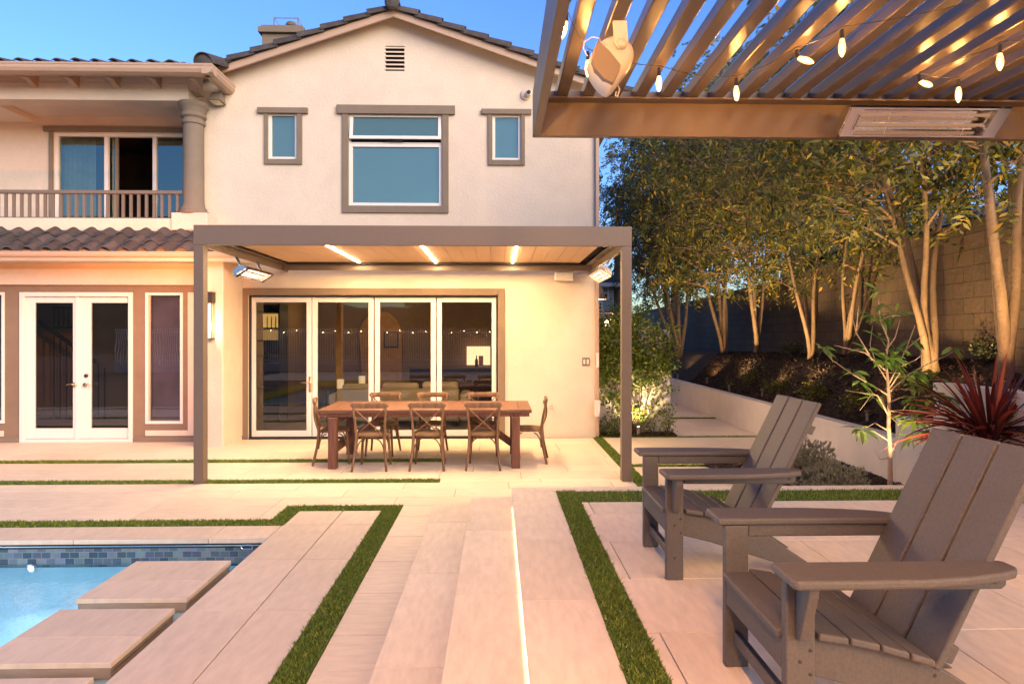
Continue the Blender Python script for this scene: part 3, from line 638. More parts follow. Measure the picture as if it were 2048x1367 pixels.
# ---------------- left wing, ground floor
YL=10.42
LX0=-14
def lw(px,py): return P(px,py,Y=YL)
zb1=lw(200,570).z; zsof=2.98
# openings: french door, right window, left window
fd=(lw(40,0).x,-.02,lw(266,0).x,lw(0,584).z); rw=(lw(291,0).x,lw(330,847).z,lw(366,0).x,lw(330,585).z); lw_=(lw(9.5,0).x-.68,lw(0,846).z,lw(9.5,0).x,lw(0,584).z)
APX_,APX=APX,-99
q=MB(); wall_with_holes(q,LX0,RX0+.55,-.02,lambda x:zb1,[fd,rw,lw_],YL,YL+.2); 
q.build('lower_wall',M['taupe'],H)
APX=APX_
zb2=lw(200,537).z
hb('lower_wall_band',M['stucco'],[(LX0,YL-.07,zb1,-4.46,YL+.2,zb2)],.015); hb('lower_wall_upper',M['stucco'],[(LX0,YL,zb2+.001,-4.46,YL+.2,3.4)])
# recessed stucco panel under / beside the right window
a=lw(376,0).x; hb('wall_panel',M['stucco'],[(a,YL-.012,.10,-4.75,YL-.001,lw(0,584).z),(rw[0],YL-.0125,.10,a-.001,YL-.001,lw(0,861).z),(LX0,YL-.0125,.10,lw_[2]-.01,YL-.001,lw(0,861).z)],.006)
hb('wall_base',M['trim'],[(LX0,YL-.02,-.02,fd[0]-.01,YL-.0005,.075),(fd[2]+.01,YL-.02,-.02,-4.75,YL-.0005,.075)],.01)
# french door
q=MB(); w_=.09
q.box(fd[0],YL-.02,0,fd[0]+.07,YL+.1,fd[3]); q.box(fd[2]-.07,YL-.02,0,fd[2],YL+.1,fd[3]); q.box(fd[0]+.07,YL-.02,fd[3]-.07,fd[2]-.07,YL+.1,fd[3]); q.box(fd[0]+.07,YL-.02,0,fd[2]-.07,YL+.1,.05)
fdo=q.build('french_door',M['vinyl'],H,bevel=.005)
mx_=(fd[0]+fd[2])/2-.0
for s,(xa,xb,gx0,gx1) in enumerate(((fd[0]+.072,mx_-.002,lw(67,0).x,lw(143,0).x),(mx_+.002,fd[2]-.072,lw(179,0).x,lw(254,0).x))):
    q=MB(); gz0,gz1=lw(0,857).z,lw(0,605).z
    q.box(xa,YL+.03,.055,gx0,YL+.075,fd[3]-.075); q.box(gx1,YL+.03,.055,xb,YL+.075,fd[3]-.075); q.box(gx0,YL+.03,.055,gx1,YL+.075,gz0); q.box(gx0,YL+.03,gz1,gx1,YL+.075,fd[3]-.075)
    q.build('door_leaf',M['vinyl'],fdo,bevel=.006)
    q=MB(); q.quad((gx0,YL+.05,gz0),(gx1,YL+.05,gz0),(gx1,YL+.05,gz1),(gx0,YL+.05,gz1)); q.build('pane',M['glassd'],fdo)
    sg=-1 if s==0 else 1; hx=lw(150 if s==0 else 171,0).x; hz_=lw(0,769).z
    q=MB(); q.lathe([(.032,0),(.032,.012),(.012,.014),(.012,.05)],(hx,YL-.022,hz_),16,'Y'); q.tube([(hx,YL-.03,hz_),(hx+sg*.05,YL-.035,hz_+.012),(hx+sg*.12,YL-.03,hz_-.004)],.008,8); q.build('handle',M['brass'],fdo,smooth=True)
q=MB(); q.box(mx_-.028,YL+.005,.05,mx_+.028,YL+.029,fd[3]-.075); q.build('astragal',M['vinyl'],fdo,bevel=.005)
a=lw(171,751); q=MB(); q.lathe([(.03,0),(.03,.02),(.01,.025)],(a.x,YL+.008,a.z),16,'Y'); q.build('deadbolt',M['black'],fdo,smooth=True)
M['shade']=mat('roller_shade',(.10,.085,.13),.9,.25,2.5)
for (wx0,wz0,wx1,wz1) in (rw,lw_):
    q=MB(); frame(q,wx0,wz0,wx1,wz1,.045,YL-.015,YL+.08); wf=q.build('side_window',M['vinyl'],H,bevel=.004)
    q=MB(); q.quad((wx0+.045,YL+.04,wz0+.045),(wx1-.045,YL+.04,wz0+.045),(wx1-.045,YL+.04,wz1-.045),(wx0+.045,YL+.04,wz1-.045)); q.build('pane',M['glassd'],wf)
    q=MB(); q.box(wx0+.045,YL+.12,wz0,wx1-.08,YL+.125,wz1); q.build('shade',M['shade'],wf)
# interior behind the french doors
hb('stair_hall_wall',M['inwall'],[(-14,13.9,0,-5.02,14.0,2.9),(-14,10.63,2.75,-5.02,13.9,2.8),(-5.12,10.65,0,-5.02,13.9,2.75)]); hb('stair_hall_floor',M['infloor'],[(-14,10.625,-.02,-5.02,13.9,.015)])
t=thing('stair_railing','dark indoor stair railing seen through the left french door','railing',(-8,13.2,.016)); q=MB()
a=P(107,665,Y=13.2); b=P(143,690,Y=13.2); q.bar((a.x-.3,13.2,a.z+.24),(b.x+.5,13.2,b.z-.35),.05,.07)
for k in range(9): 
    x=a.x+k*.13; q.box(x,13.19,.016,x+.018,13.21,a.z-(x-a.x)*.7+.0)
a=P(107,617,Y=13.4); q.box(a.x,13.39,a.z,a.x+.7,13.41,a.z+.05); q.box(a.x,13.39,a.z-.42,a.x+.6,13.41,a.z-.37)
for k in range(6): q.box(a.x+k*.1,13.39,a.z-.42,a.x+k*.1+.018,13.41,a.z)
q.build('rail',M['black'],t); lamp('POINT','hall_fill',(-8.5,12.6,2.4),1.2,(1,.62,.3),.15)  # hall lamp added without a fixture, lights the stair hall
# pier with wall lamp
pa=P(447,893,Z=0); PX1=pa.x; PY=9.92
hb('pier',M['stucco'],[(P(394,700,Y=PY).x,PY,-.02,PX1,YL+.25,2.99)],.02)
hb('pier_return',M['stucco'],[(PX1+.001,YL-.02,.06,P(470,700,Y=10.4).x,YW-.001,P(0,549,Y=10.4).z)],.02)
# lower roof skirt + gutter + soffit
YE=9.72; ze=P(200,503,Y=YE).z; zt_=P(200,459,Y=10.36).z
def stile(name,x0,x1,ya,za,yb,zb,nrow,per=.292,r=.055,parent=H,seg=16):
    q=MB(); L=math.hypot(yb-ya,zb-za); n=int((x1-x0)/per*seg)
    xs=[x0+(x1-x0)*i/n for i in range(n+1)]
    for k in range(nrow):
        t0=k/nrow; t1=(k+1.12)/nrow
        y0_=ya+(yb-ya)*t0; y1_=ya+(yb-ya)*t1; z0_=za+(zb-za)*t0+.03; z1_=za+(zb-za)*t1
        c0=int(0)
        # each column of tile = own island for colour
        c=0; i=0
        while i<n:
            j=min(i+seg,n)
            o=len(q.v); jj=random.uniform(-.006,.006); jy=random.uniform(-.008,.008)
            for idx in range(i,j+1):
                ph=((xs[idx]-x0)/per)%1.0
                if idx==j: ph=1.0
                pp=((ph+.0)%1.0); hgt=(.052*math.sin(math.pi*pp/.62)**.8 if pp<.62 else -.012*math.sin(math.pi*(pp-.62)/.38))
                q.v+=[(xs[idx],y0_+jy,z0_+hgt+jj-.018),(xs[idx],y0_+jy,z0_+hgt+jj),(xs[idx],y1_,z1_+hgt+jj)]
            for m_ in range(j-i):
                a=o+m_*3; q.f+=[(a,a+3,a+4,a+1),(a+1,a+4,a+5,a+2)]
            i=j
    o=q.build(name,M['tile'],parent,smooth=True); md=o.modifiers.new('e','EDGE_SPLIT'); md.split_angle=R(45); return o
lr=stile('lower_roof',-14,-3.62,YE,ze,10.38,zt_,3)
q=MB(); q.prism([(YE+.02,ze-.02),(10.38,zt_-.02),(10.38,zt_-.06),(YE+.02,ze-.06)],0,-14,-3.62); q.prism([(YE-.03,ze-.09),(YE+.10,ze-.05),(YL,ze-.05),(YL,ze-.10),(YE+.02,ze-.14)],0,-14,-3.62); q.build('lower_soffit',M['stucco'],H)
def gutter(mb,pts_fn,prof): pass
gp=[(-.11,.0),(-.115,.012),(-.10,.012),(-.10,-.0),(-.105,-.045),(-.09,-.075),(-.05,-.095),(-.0,-.095),(.0,-.085)]
def gutter_run(x0,x1,y,z,name,s=1.0,parent=H):
    q=MB(); q.prism([(y+a*s,z+b*s) for a,b in [(-.11,.02),(-.125,.02),(-.125,.0),(-.118,-.01),(-.118,-.04),(-.10,-.075),(-.06,-.095),(0,-.095),(0,.02)]],0,x0,x1); return q.build(name,M['gutter'],parent,bevel=.003)
gutter_run(-14,-3.60,YE+.02,ze-.02,'lower_gutter',.8)
# balcony
YB=10.36; bz=lambda y:P(200,y,Y=YB).z
zfl=bz(436)
hb('balcony_parapet',M['stucco'],[(-14,YB,bz(458)-.05,P(412,0,Y=YB).x,YB+.3,zfl)],.01)
a=P(343,0,Y=YB-.03); hb('column_plinth',M['stucco'],[(a.x,YB-.045,bz(460),P(415,0,Y=YB-.03).x,YB+.36,P(380,432,Y=YB).z+.05)],.012)
hb('balcony_floor',M['stucco_w'],[(-14,YB+.3,zfl-.25,-5.0,11.9,zfl-.02)])
ZBB=P(200,200,Y=YB).z; ZBT=P(200,165,Y=YB).z
hb('balcony_beam',M['stucco'],[(-14,YB,ZBB,-5.06,YB+.32,ZBT)],.012)
a=P(0,232,Y=YB+.3); YR=11.55; ZCe=P(200,234,Y=YR).z
hb('balcony_ceiling',M['stucco'],[(-14,YB+.32,ZCe,-4.95,YR,ZCe+.05),(-14,YB+.05,ZBT-.03,-4.95,YB+.32,ZCe+.06)])
# cross beam
a=P(0,201,Z=ZBB); a=P(30,260,Y=YR); hb('cross_beam',M['stucco'],[(P(20,0,Y=YR).x-.35,YB+.321,ZBB+.02,P(70,0,Y=YR).x,YR,ZCe-.001)],.01)
sd=(P(108,0,Y=YR).x,zfl,-4.6,P(0,264,Y=YR).z)
APX_,APX=APX,-99
q=MB(); wall_with_holes(q,-14,-4.6,zfl-.1,lambda x:ZCe+.02,[sd],YR,YR+.2); q.box(-4.9,YW+.2,zfl,-4.6,YR,ZCe); q.build('balcony_wall',M['stucco'],H)
APX=APX_
q=MB(); q.box(P(89,0,Y=YR).x,YR-.05,P(0,263,Y=YR).z,-4.9,YR-.001,P(0,253.5,Y=YR).z); q.box(P(100,0,Y=YR).x,YR-.04,zfl,sd[0]-.003,YR-.001,P(0,263,Y=YR).z-.001); q.build('balcony_door_trim',M['trim'],H,bevel=.005)
q=MB(); frame(q,sd[0],sd[1],sd[2],sd[3],.06,YR+.02,YR+.1)
for px in (206,303): x=P(px,0,Y=YR).x; q.box(x,YR+.03,zfl,x+.07,YR+.09,sd[3]-.061)
bdoor=q.build('balcony_door',M['vinyl'],H,bevel=.004)
M['bglass']=glassmat('balcony_glass',(.62,.75,.70),.14,(.85,1,.85),.0)
for (p0,p1) in ((118,208),(308,372)):
    a=P(p0,0,Y=YR+.06).x; b=P(p1,0,Y=YR+.06).x; q=MB(); q.quad((a,YR+.06,zfl),(b,YR+.06,zfl),(b,YR+.06,sd[3]-.06),(a,YR+.06,sd[3]-.06)); q.build('pane',M['bglass'],bdoor)
a=P(211,0,Y=YR+.12).x; b=P(237,0,Y=YR+.12).x; q=MB(); q.box(a,YR+.1,zfl,a+.05,YR+.14,sd[3]-.06); q.box(b-.05,YR+.1,zfl,b,YR+.14,sd[3]-.06); q.build('sliding_sash',M['trim'],bdoor)
q=MB(); q.quad((a+.05,YR+.12,zfl),(b-.05,YR+.12,zfl),(b-.05,YR+.12,sd[3]-.06),(a+.05,YR+.12,sd[3]-.06)); q.build('pane',M['bglass'],bdoor)
hb('upstairs_room',M['dark'],[(-14,14,zfl-.1,-4.6,14.1,ZCe),(-14,YR+.21,ZCe,-4.6,14,ZCe+.05),(-14,YR+.21,zfl-.1,-4.6,14,zfl-.05),(-4.62,YR+.21,zfl,-4.6,14,ZCe)])
# curtain
q=MB(); n=40; a=P(120,0,Y=YR+.3).x; b=P(190,0,Y=YR+.3).x
for i in range(n): 
    xa=a+(b-a)*i/n; xb=a+(b-a)*(i+1)/n; ya=YR+.3+.03*math.sin(i*1.3); yb=YR+.3+.03*math.sin((i+1)*1.3); q.quad((xa,ya,zfl),(xb,yb,zfl),(xb,yb,sd[3]),(xa,ya,sd[3]))
q.build('curtain',mat('curtain_cloth',(.35,.37,.33),.9),bdoor)
# recessed lights in the balcony ceiling
for px,py in ((134,206),(315,208)):
    a=P(px,py,Z=ZCe); q=MB(); q.lathe([(.085,-.004),(.07,-.008),(.06,-.001)],(a.x,max(a.y,YB+.5),ZCe),20); q.build('recessed_light',M['white'],H)
# column
cx=(P(369,0,Y=YB+.12).x+P(402,0,Y=YB+.12).x)/2; cyy=YB+.15; rs=.155
zc0=P(380,432,Y=YB).z+.05
prof=[(.225,0),(.225,.05),(.205,.06),(.205,.09),(.185,.11),(.175,.13),(.17,.16),(.163,.2),(.158,ZBB-zc0-.42),(.158,ZBB-zc0-.36),(.178,ZBB-zc0-.35),(.185,ZBB-zc0-.32),(.178,ZBB-zc0-.29),(.162,ZBB-zc0-.28),(.165,ZBB-zc0-.25),(.19,ZBB-zc0-.24),(.20,ZBB-zc0-.21),(.19,ZBB-zc0-.18),(.18,ZBB-zc0-.17),(.19,ZBB-zc0-.12),(.215,ZBB-zc0-.07),(.232,ZBB-zc0-.05),(.232,ZBB-zc0-.001)]
q=MB(); q.lathe(prof,(cx,cyy,zc0),36); o=q.build('balcony_column',M['trim'],H,smooth=True)
md=o.modifiers.new('e','EDGE_SPLIT'); md.split_angle=R(50)
# railing
t=q=MB(); xr=P(366,0,Y=YB+.1).x
q.box(-14,YB+.07,bz(385),xr,YB+.14,bz(378)); rl=q.build('balcony_railing',M['rail'],H,bevel=.006)
q=MB(); q.box(-14,YB+.085,zfl+.0005,xr,YB+.125,zfl+.03); q.build('bottom_rail',M['rail'],rl)
sp=.1265; k=0; x=xr-.09
while x>-12.5: 
    q=MB(); q.box(x-.021,YB+.09,zfl+.031,x+.021,YB+.12,bz(385)-.001); q.build('baluster',M['rail'],rl); x-=sp; k+=1
# upper eave
YU=9.98; zu=P(200,136,Y=YU).z
stile('upper_roof',-14,-4.93,YU-.03,zu+.06,YU+3.0,zu+.06+1.0,7)
q=MB(); q.prism([(YU,zu-.02),(YU+3,zu+.98),(YU+3,zu+.94),(YU,zu-.06)],0,-14,-4.8); q.build('upper_roof_deck',M['gutter'],H)
ug=P(428,0,Y=YU-.1).x
gutter_run(-14,ug,YU,zu-.005,'upper_gutter',1.35)
# return of the gutter running back to the gable wall
q=MB(); q.prism([(ug-.0+a*-1.35,zu-.005+b*1.35) for a,b in [(-.11,.02),(-.125,.02),(-.125,.0),(-.118,-.01),(-.118,-.04),(-.10,-.075),(-.06,-.095),(0,-.095),(0,.02)]],1,YU-.16,YW-.002); 
q.v=[(x-.17,y,z) for x,y,z in q.v]; q.build('upper_gutter_return',M['gutter'],H,bevel=.003)
# hip end tile
q=MB(); a=P(413,122,Y=YU); barrel(q,(a.x,YU-.12,a.z-.07),(a.x,YU+.5,a.z+.12),.15,arc=(-5,185)); q.lathe([(.145,0),(.10,-.02),(.01,-.03)],(a.x,YU-.11,a.z-.07),16,'Y'); q.build('hip_tile',M['tile'],H)
# rafter tails
x=ug-.45
while x>-13.5:
    q=MB(); q.prism([(YU+.02,zu-.14),(YU+.02,zu-.07),(YB+.02,zu+.02),(YB+.02,ZBT-.10),(YU+.25,ZBT-.06),(YU+.2,ZBT-.03),(YU+.12,ZBT-.03)],0,x-.045,x+.045); x-=.66; q.build('rafter_tail',M['gutter'],H,bevel=.005)
hb('eave_wall',M['stucco'],[(-14,YB+.02,ZBT-.1,-4.98,YB+.1,zu+.1)])
# flood light on gable wall by the column
a=P(433,200,Y=YW-.12); t=thing('wall_light','bronze wedge shaped security light beside the balcony column','light',(a.x,YW,a.z))
q=MB(); q.add([(a.x-.12,YW-.22,a.z-.03),(a.x+.10,YW-.22,a.z-.03),(a.x+.13,YW-.04,a.z-.06),(a.x-.10,YW-.04,a.z-.06),(a.x-.05,YW-.16,a.z+.12),(a.x+.08,YW-.16,a.z+.12),(a.x+.09,YW-.04,a.z+.12),(a.x-.05,YW-.04,a.z+.12)],[(0,1,2,3),(4,5,6,7),(0,1,5,4),(1,2,6,5),(2,3,7,6),(3,0,4,7)]); q.build('hood',M['trim'],t,bevel=.004)
q=MB(); q.add([(a.x-.09,YW-.2,a.z-.034),(a.x+.08,YW-.2,a.z-.034),(a.x+.10,YW-.06,a.z-.064),(a.x-.08,YW-.06,a.z-.064),(a.x,YW-.12,a.z-.09)],[(0,1,4),(1,2,4),(2,3,4),(3,0,4)]); q.build('lens',mat('lens_glass',(.6,.5,.35),.2),t)
q=MB(); q.box(a.x-.05,YW-.039,a.z-.05,a.x+.09,YW-.001,a.z+.09); q.build('wall_mount',M['trim'],t)
# security camera on gable
a=P(1055,188,Y=YW-.06); t=thing('security_camera','small white dome security camera high on the gable wall','security camera',(a.x,YW,a.z))
q=MB(); q.lathe([(.09,0),(.088,-.02),(.06,-.03)],(a.x-.03,YW-.001,a.z),24,'Y'); q.build('mount',M['stucco'],t,smooth=True)
q=MB()
for i in range(7): pass
q.lathe([(.002,.06),(.045,.045),(.062,.0),(.05,-.04),(.03,-.055)],(a.x+.02,YW-.09,a.z),20,'Y'); q.build('dome',M['white'],t,smooth=True)
q=MB(); q.lathe([(.035,0),(.033,-.012),(.015,-.02),(.001,-.021)],(a.x+.02,YW-.142,a.z),16,'Y'); q.build('lens',M['black'],t,smooth=True)
# wall lamp on the pier
a=P(419,640,Y=PY-.08); t=thing('wall_lamp','lit rectangular black wall lantern on the cream pier','wall lamp',(a.x,PY,a.z))
q=MB(); zt2=P(419,605,Y=PY-.1).z; zb2_=P(419,676,Y=PY-.1).z
q.box(a.x-.06,PY-.13,zt2-.0,a.x+.06,PY-.001,zt2+.17); q.box(a.x-.05,PY-.12,zb2_-.015,a.x+.05,PY-.001,zb2_)
for dx in (-.05,.04):
    for dy in (-.12,-.03): q.box(a.x+dx,PY+dy,zb2_,a.x+dx+.01,PY+dy+.01,zt2)
q.build('lantern_frame',M['black'],t)
q=MB(); q.lathe([(.022,0),(.022,zt2-zb2_-.02)],(a.x,PY-.075,zb2_+.005),12); q.build('lamp_tube',emis('lamp_tube',(1,.55,.2),1.6),t)
lamp('POINT','wall_lamp_light',(a.x+.0,PY-.16,a.z-.1),5,(1,.66,.36),.03)
# small fixtures on the wall below the pergola
a=P(1128,550,Y=YW-.1); t=thing('wall_speaker','white box speaker mounted under the pergola beam on the house wall','speaker',(a.x,YW,a.z)); q=MB(); q.box(a.x-.165,YW-.17,a.z-.10,a.x+.165,YW-.03,a.z+.10); q.build('cabinet',M['white'],t,bevel=.03,seg=4); q=MB(); q.box(a.x-.05,YW-.029,a.z-.04,a.x+.05,YW-.001,a.z+.04); q.build('bracket',M['trim'],t)
a=P(1172,723,Y=YW-.02); t=thing('light_switch','grey double wall switch plate beside the corner of the house','switch',(a.x,YW,a.z)); q=MB(); q.box(a.x-.065,YW-.02,a.z-.07,a.x+.065,YW-.001,a.z+.07); q.build('plate',M['trim'],t,bevel=.006)
for dx in (-.03,.03): q=MB(); q.box(a.x+dx-.017,YW-.026,a.z-.04,a.x+dx+.017,YW-.0205,a.z+.04); q.build('rocker',M['white'],t,bevel=.003)
a=P(1103,815,Y=YW-.05); t=thing('hose_tap','small brass garden tap low on the cream wall','tap',(a.x,YW,a.z)); q=MB(); q.tube([(a.x,YW-.001,a.z),(a.x,YW-.07,a.z),(a.x-.0,YW-.09,a.z-.03)],.012,8); q.lathe([(.022,0),(.022,.008)],(a.x,YW-.05,a.z+.03),12); q.bar((a.x,YW-.05,a.z),(a.x,YW-.05,a.z+.03),.008,.008); q.build('body',M['brass'],t)
# ============================================================ HOUSE PERGOLA
t=HP=thing('pergola','taupe aluminium pergola with closed slatted roof over the dining table','pergola',(-1,9,0))
x0,x1=-3.587,1.62; yf=7.47; z0,z1=2.825,3.062; yb_=YW-.31
q=MB(); q.box(x0,yf,z0,x1,yf+.05,z1); q.build('beam',M['bronze'],t,bevel=.004)
q=MB(); q.box(x0,yf+.051,z0,x0+.05,yb_+.3,z1-.001); q.build('beam',M['bronze'],t,bevel=.004)
q=MB(); q.box(x1-.05,yf+.051,z0,x1,yb_+.3,z1-.001); q.build('beam',M['bronze'],t,bevel=.004)
q=MB(); q.box(x0+.051,yb_,z0,x1-.051,yb_+.05,z1-.001); q.build('beam',M['bronze'],t,bevel=.004)
for sx,name in ((x0+.051,0),(x1-.051-.09,0)): q=MB(); q.box(sx,yf+.06,z0+.09,sx+.09,yb_-.001,z0+.105); q.build('inner_gutter',M['bronze'],t,bevel=.003)
q=MB(); q.box(x0+.15,yb_-.10,z0+.09,x1-.15,yb_-.001,z0+.105); q.build('inner_gutter',M['dark'],t)
q=MB(); q.box(x0+.15,yf+.051,z0+.09,x1-.15,yf+.14,z0+.105); q.build('inner_gutter',M['bronze'],t)
for sx in (x0,x1-.118): q=MB(); q.box(sx+.001,yf+.001,0,sx+.117,yf+.119,z0-.001); q.build('post',M['bronze'],t,bevel=.004)
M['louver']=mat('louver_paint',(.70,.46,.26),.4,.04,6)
xl=[]; x=x0+.16
while x+.2<x1-.12: xl.append(x); x+=.2085
leds=[-2.25,-1.0,.26]
for i,x in enumerate(xl):
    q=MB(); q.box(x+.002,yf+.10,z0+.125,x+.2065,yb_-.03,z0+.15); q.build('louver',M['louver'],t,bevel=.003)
q=MB(); q.box(x0+.06,yf+.06,z0+.175,x1-.06,yb_-.01,z0+.18); q.build('roof_lining',M['dark'],t)
for i,x in enumerate(leds):
    q=MB(); q.box(x-.012,yf+.35,z0+.110,x+.012,yb_-.12,z0+.1245); q.build('light_strip',emis('strip_led',(1,.66,.36),18),t)
    lamp('AREA','pergola_strip_light',(x,(yf+yb_)/2+.1,z0+.108),19,(1,.68,.34),sx=.03,sy=yb_-yf-.5,target=(x,(yf+yb_)/2+.1,0))
# heaters on the house pergola
def heater(name,label,org,along,facing,up,L=1.0,Wd=.2,on=3.0,group='infrared patio heaters',brackets=None,txt=False,lampe=0):
    """org=centre of open face, along=unit axis, facing=unit normal of open face"""
    org=Vector(org); A=Vector(along).normalized(); N=Vector(facing).normalized(); S=A.cross(N).normalized()
    t=thing(name,label,'heater',org,group)
    def pt(a,s,n): return org+A*a+S*s+N*n
    hl=L/2; hw=Wd/2; q=MB()
    # trapezoid back shell
    prof=[(-hw,0),(-hw*.75,-.05),(-hw*.4,-.075),(hw*.4,-.075),(hw*.75,-.05),(hw,0)]
    for i in range(5):
        (s0,n0),(s1,n1)=prof[i],prof[i+1]
        q.quad(pt(-hl,s0,n0),pt(hl,s0,n0),pt(hl,s1,n1),pt(-hl,s1,n1))
    o=len(q.v)
    q.build('reflector',M['steel'],t)
    q=MB(); prof2=[(s*1.06,n-.008) for s,n in prof]
    for i in range(5):
        (s0,n0),(s1,n1)=prof2[i],prof2[i+1]; q.quad(pt(-hl-.006,s0,n0),pt(hl+.006,s0,n0),pt(hl+.006,s1,n1),pt(-hl-.006,s1,n1))
    for e in (-hl-.006,hl+.006): q.add([pt(e,s,n) for s,n in prof2],[tuple(range(6))])
    q.build('housing',M['alu'],t)
    for e in (-1,1):
        q=MB(); a0=e*hl; a1=e*(hl-.085)
        P8=[pt(a,s,n) for n in (.001,.006) for a,s in ((a0,-hw),(a1,-hw),(a1,hw),(a0,hw))]
        q.add(P8,[(0,1,2,3),(4,5,6,7),(0,1,5,4),(1,2,6,5),(2,3,7,6),(3,0,4,7)]); q.build('end_plate',M['alu'],t)
    for s in (-hw+.006,hw-.006):
        q=MB(); q.bar(pt(-hl+.085,s,.003),pt(hl-.085,s,.003),.012,.005,up=N); q.build('edge_trim',M['steel'],t)
    for s in (-.035,.035):
        q=MB(); q.tube([pt(-hl+.09,s,-.035),pt(hl-.09,s,-.035)],.009,10); q.build('element',emis('heater_element',(1,.50,.28),on),t)
    q=MB()
    for a in (-.26,.26): q=MB(); q.tube([pt(a,-hw+.01,.004),pt(a+.03,hw-.01,.004)],.0022,5); q.build('guard_wire',M['steel'],t)
    for (a,b_) in brackets or []:
        q=MB(); a=Vector(a); b_=Vector(b_); d=A
        q.add([a-d*.07,a+d*.07,b_+d*.03,b_-d*.03]+[p+Vector((.006,0,0)) for p in (a-d*.07,a+d*.07,b_+d*.03,b_-d*.03)],[(0,1,2,3),(4,5,6,7),(0,1,5,4),(1,2,6,5),(2,3,7,6),(3,0,4,7)])
        q.build('bracket',M['alu'],t)
    if txt:
        q=MB(); P8=[pt(a,s,n) for n in (.0062,.0075) for a,s in ((-hl+.055,-.055),(-hl+.082,-.055),(-hl+.082,.055),(-hl+.055,.055))]; q.add(P8,[(0,1,2,3),(4,5,6,7),(0,1,5,4),(1,2,6,5),(2,3,7,6),(3,0,4,7)]); pl_=q.build('label_plate',M['alu'],t)
        cu=bpy.data.curves.new('lettering','FONT'); cu.body='INFRATECH'; cu.size=.019; cu.align_x='CENTER'; cu.align_y='CENTER'; cu.extrude=.0004; cu.materials.append(M['black'])
        tmp=bpy.data.objects.new('tmp',cu); me=bpy.data.meshes.new_from_object(tmp); bpy.data.objects.remove(tmp); o=bpy.data.objects.new('lettering',me); C.objects.link(o); o.parent=pl_
        p=pt(-hl+.069,0,.0085)-org; mt=Matrix((S,-A,N)).transposed() if S.cross(-A).dot(N)>0 else Matrix((S,A,N)).transposed()
        o.location=p; o.rotation_euler=mt.to_euler()
    if lampe: lamp('AREA','heater_glow',pt(0,0,.03),lampe,(1,.36,.14),sx=L-.2,sy=.1,target=pt(0,0,1))
    return t
hz=2.60
heater('patio_heater','infrared heater hanging under the left beam of the dining pergola',(x0+.16,8.95,hz),(0,1,0),(.55,0,-.83),(0,0,1),L=1.0,on=1.6,brackets=[((x0+.03,8.6,z0-.001),(x0+.10,8.6,hz+.09)),((x0+.03,9.35,z0-.001),(x0+.10,9.35,hz+.09))],lampe=2.5)
heater('patio_heater','infrared heater hanging under the right beam of the dining pergola',(x1-.16,8.95,hz),(0,1,0),(-.55,0,-.83),(0,0,1),L=1.0,on=1.6,brackets=[((x1-.05,8.6,z0-.001),(x1-.12,8.6,hz+.09)),((x1-.05,9.35,z0-.001),(x1-.12,9.35,hz+.09))],lampe=2.5)
# ============================================================ NEAR PERGOLA
t=NP=thing('pergola','taupe pergola with open roof slats in the foreground above the deck','pergola',(3,3,DZ))
YN=4.2
nb=P(1066,271,Y=YN); NX0=nb.x; NZ0=nb.z; NZ1=P(1066,181,Y=YN).z; NXR=6.6; NYB=-1.4
q=MB(); q.box(NX0,YN,NZ0,NXR,YN+.05,NZ1); q.build('beam',M['bronze'],t,bevel=.003)
q=MB(); q.box(NX0,NYB,NZ0,NX0+.052,YN-.001,NZ1); q.build('beam',M['bronze'],t,bevel=.003)
q=MB(); q.box(NXR-.05,NYB,NZ0,NXR,YN-.001,NZ1); q.build('beam',M['bronze'],t,bevel=.003)
q=MB(); q.box(NX0+.053,NYB,NZ0,NXR-.051,NYB+.05,NZ1); q.build('beam',M['bronze'],t,bevel=.003)
zl=P(1200,204,Y=YN-.02).z
q=MB(); q.box(NX0+.053,YN-.09,zl,NXR-.051,YN-.001,zl+.012); q.build('inner_gutter',M['bronze'],t,bevel=.002)
q=MB(); q.box(NX0+.053,NYB+.051,zl,NXR-.051,NYB+.14,zl+.012); q.build('inner_gutter',M['bronze'],t,bevel=.002)
for (px_,py_) in ((NXR-.13,YN-.13+.0),(NXR-.13,NYB+.06)): q=MB(); q.box(px_,py_,DZ,px_+.128,py_+.128,NZ0-.001); q.build('post',M['bronze'],t,bevel=.004)
zs0=zl+.014; hs_=zs0-ZC; pitch=.110*hs_; sw=.05*hs_; sh=.058*hs_+.005
k=0; xs_=.249*hs_
M['slat']=mat('slat_paint',(.10,.078,.068),.28,.05,20,.08,300)
slats=[]
while xs_+.08<NXR-.06:
    q=MB(); r_=.018; X=xs_; prof=[(X,zs0+.0),(X+sw,zs0),(X+sw,zs0+sh*.75),(X+sw-r_,zs0+sh),(X+r_,zs0+sh),(X,zs0+sh*.72)]
    q.prism(prof,1,NYB+.06,YN-.003); q.build('slat',M['slat'],t,bevel=.006); slats.append(xs_); xs_+=pitch; k+=1
# heater on near pergola
b0=P(1672,272,Y=4.10); b1=P(1975,272,Y=4.10); tp=P(1700,214,Y=3.95)
along=Vector((1,0,0)); dn=(Vector((b0.x,4.10,b0.z))-Vector((b0.x,3.95,tp.z))).normalized()
fac=Vector((0,-(abs(dn.z)),-abs(dn.y)))
cx_=(b0.x+b1.x)/2+.03; 
heater('patio_heater','large twin tube infrared heater mounted on the foreground pergola beam',(cx_,4.025,(b0.z+tp.z)/2),(1,0,0),fac,(0,0,1),L=b1.x-b0.x+.02,Wd=.205,on=.10,txt=True,lampe=0)
q=MB(); 
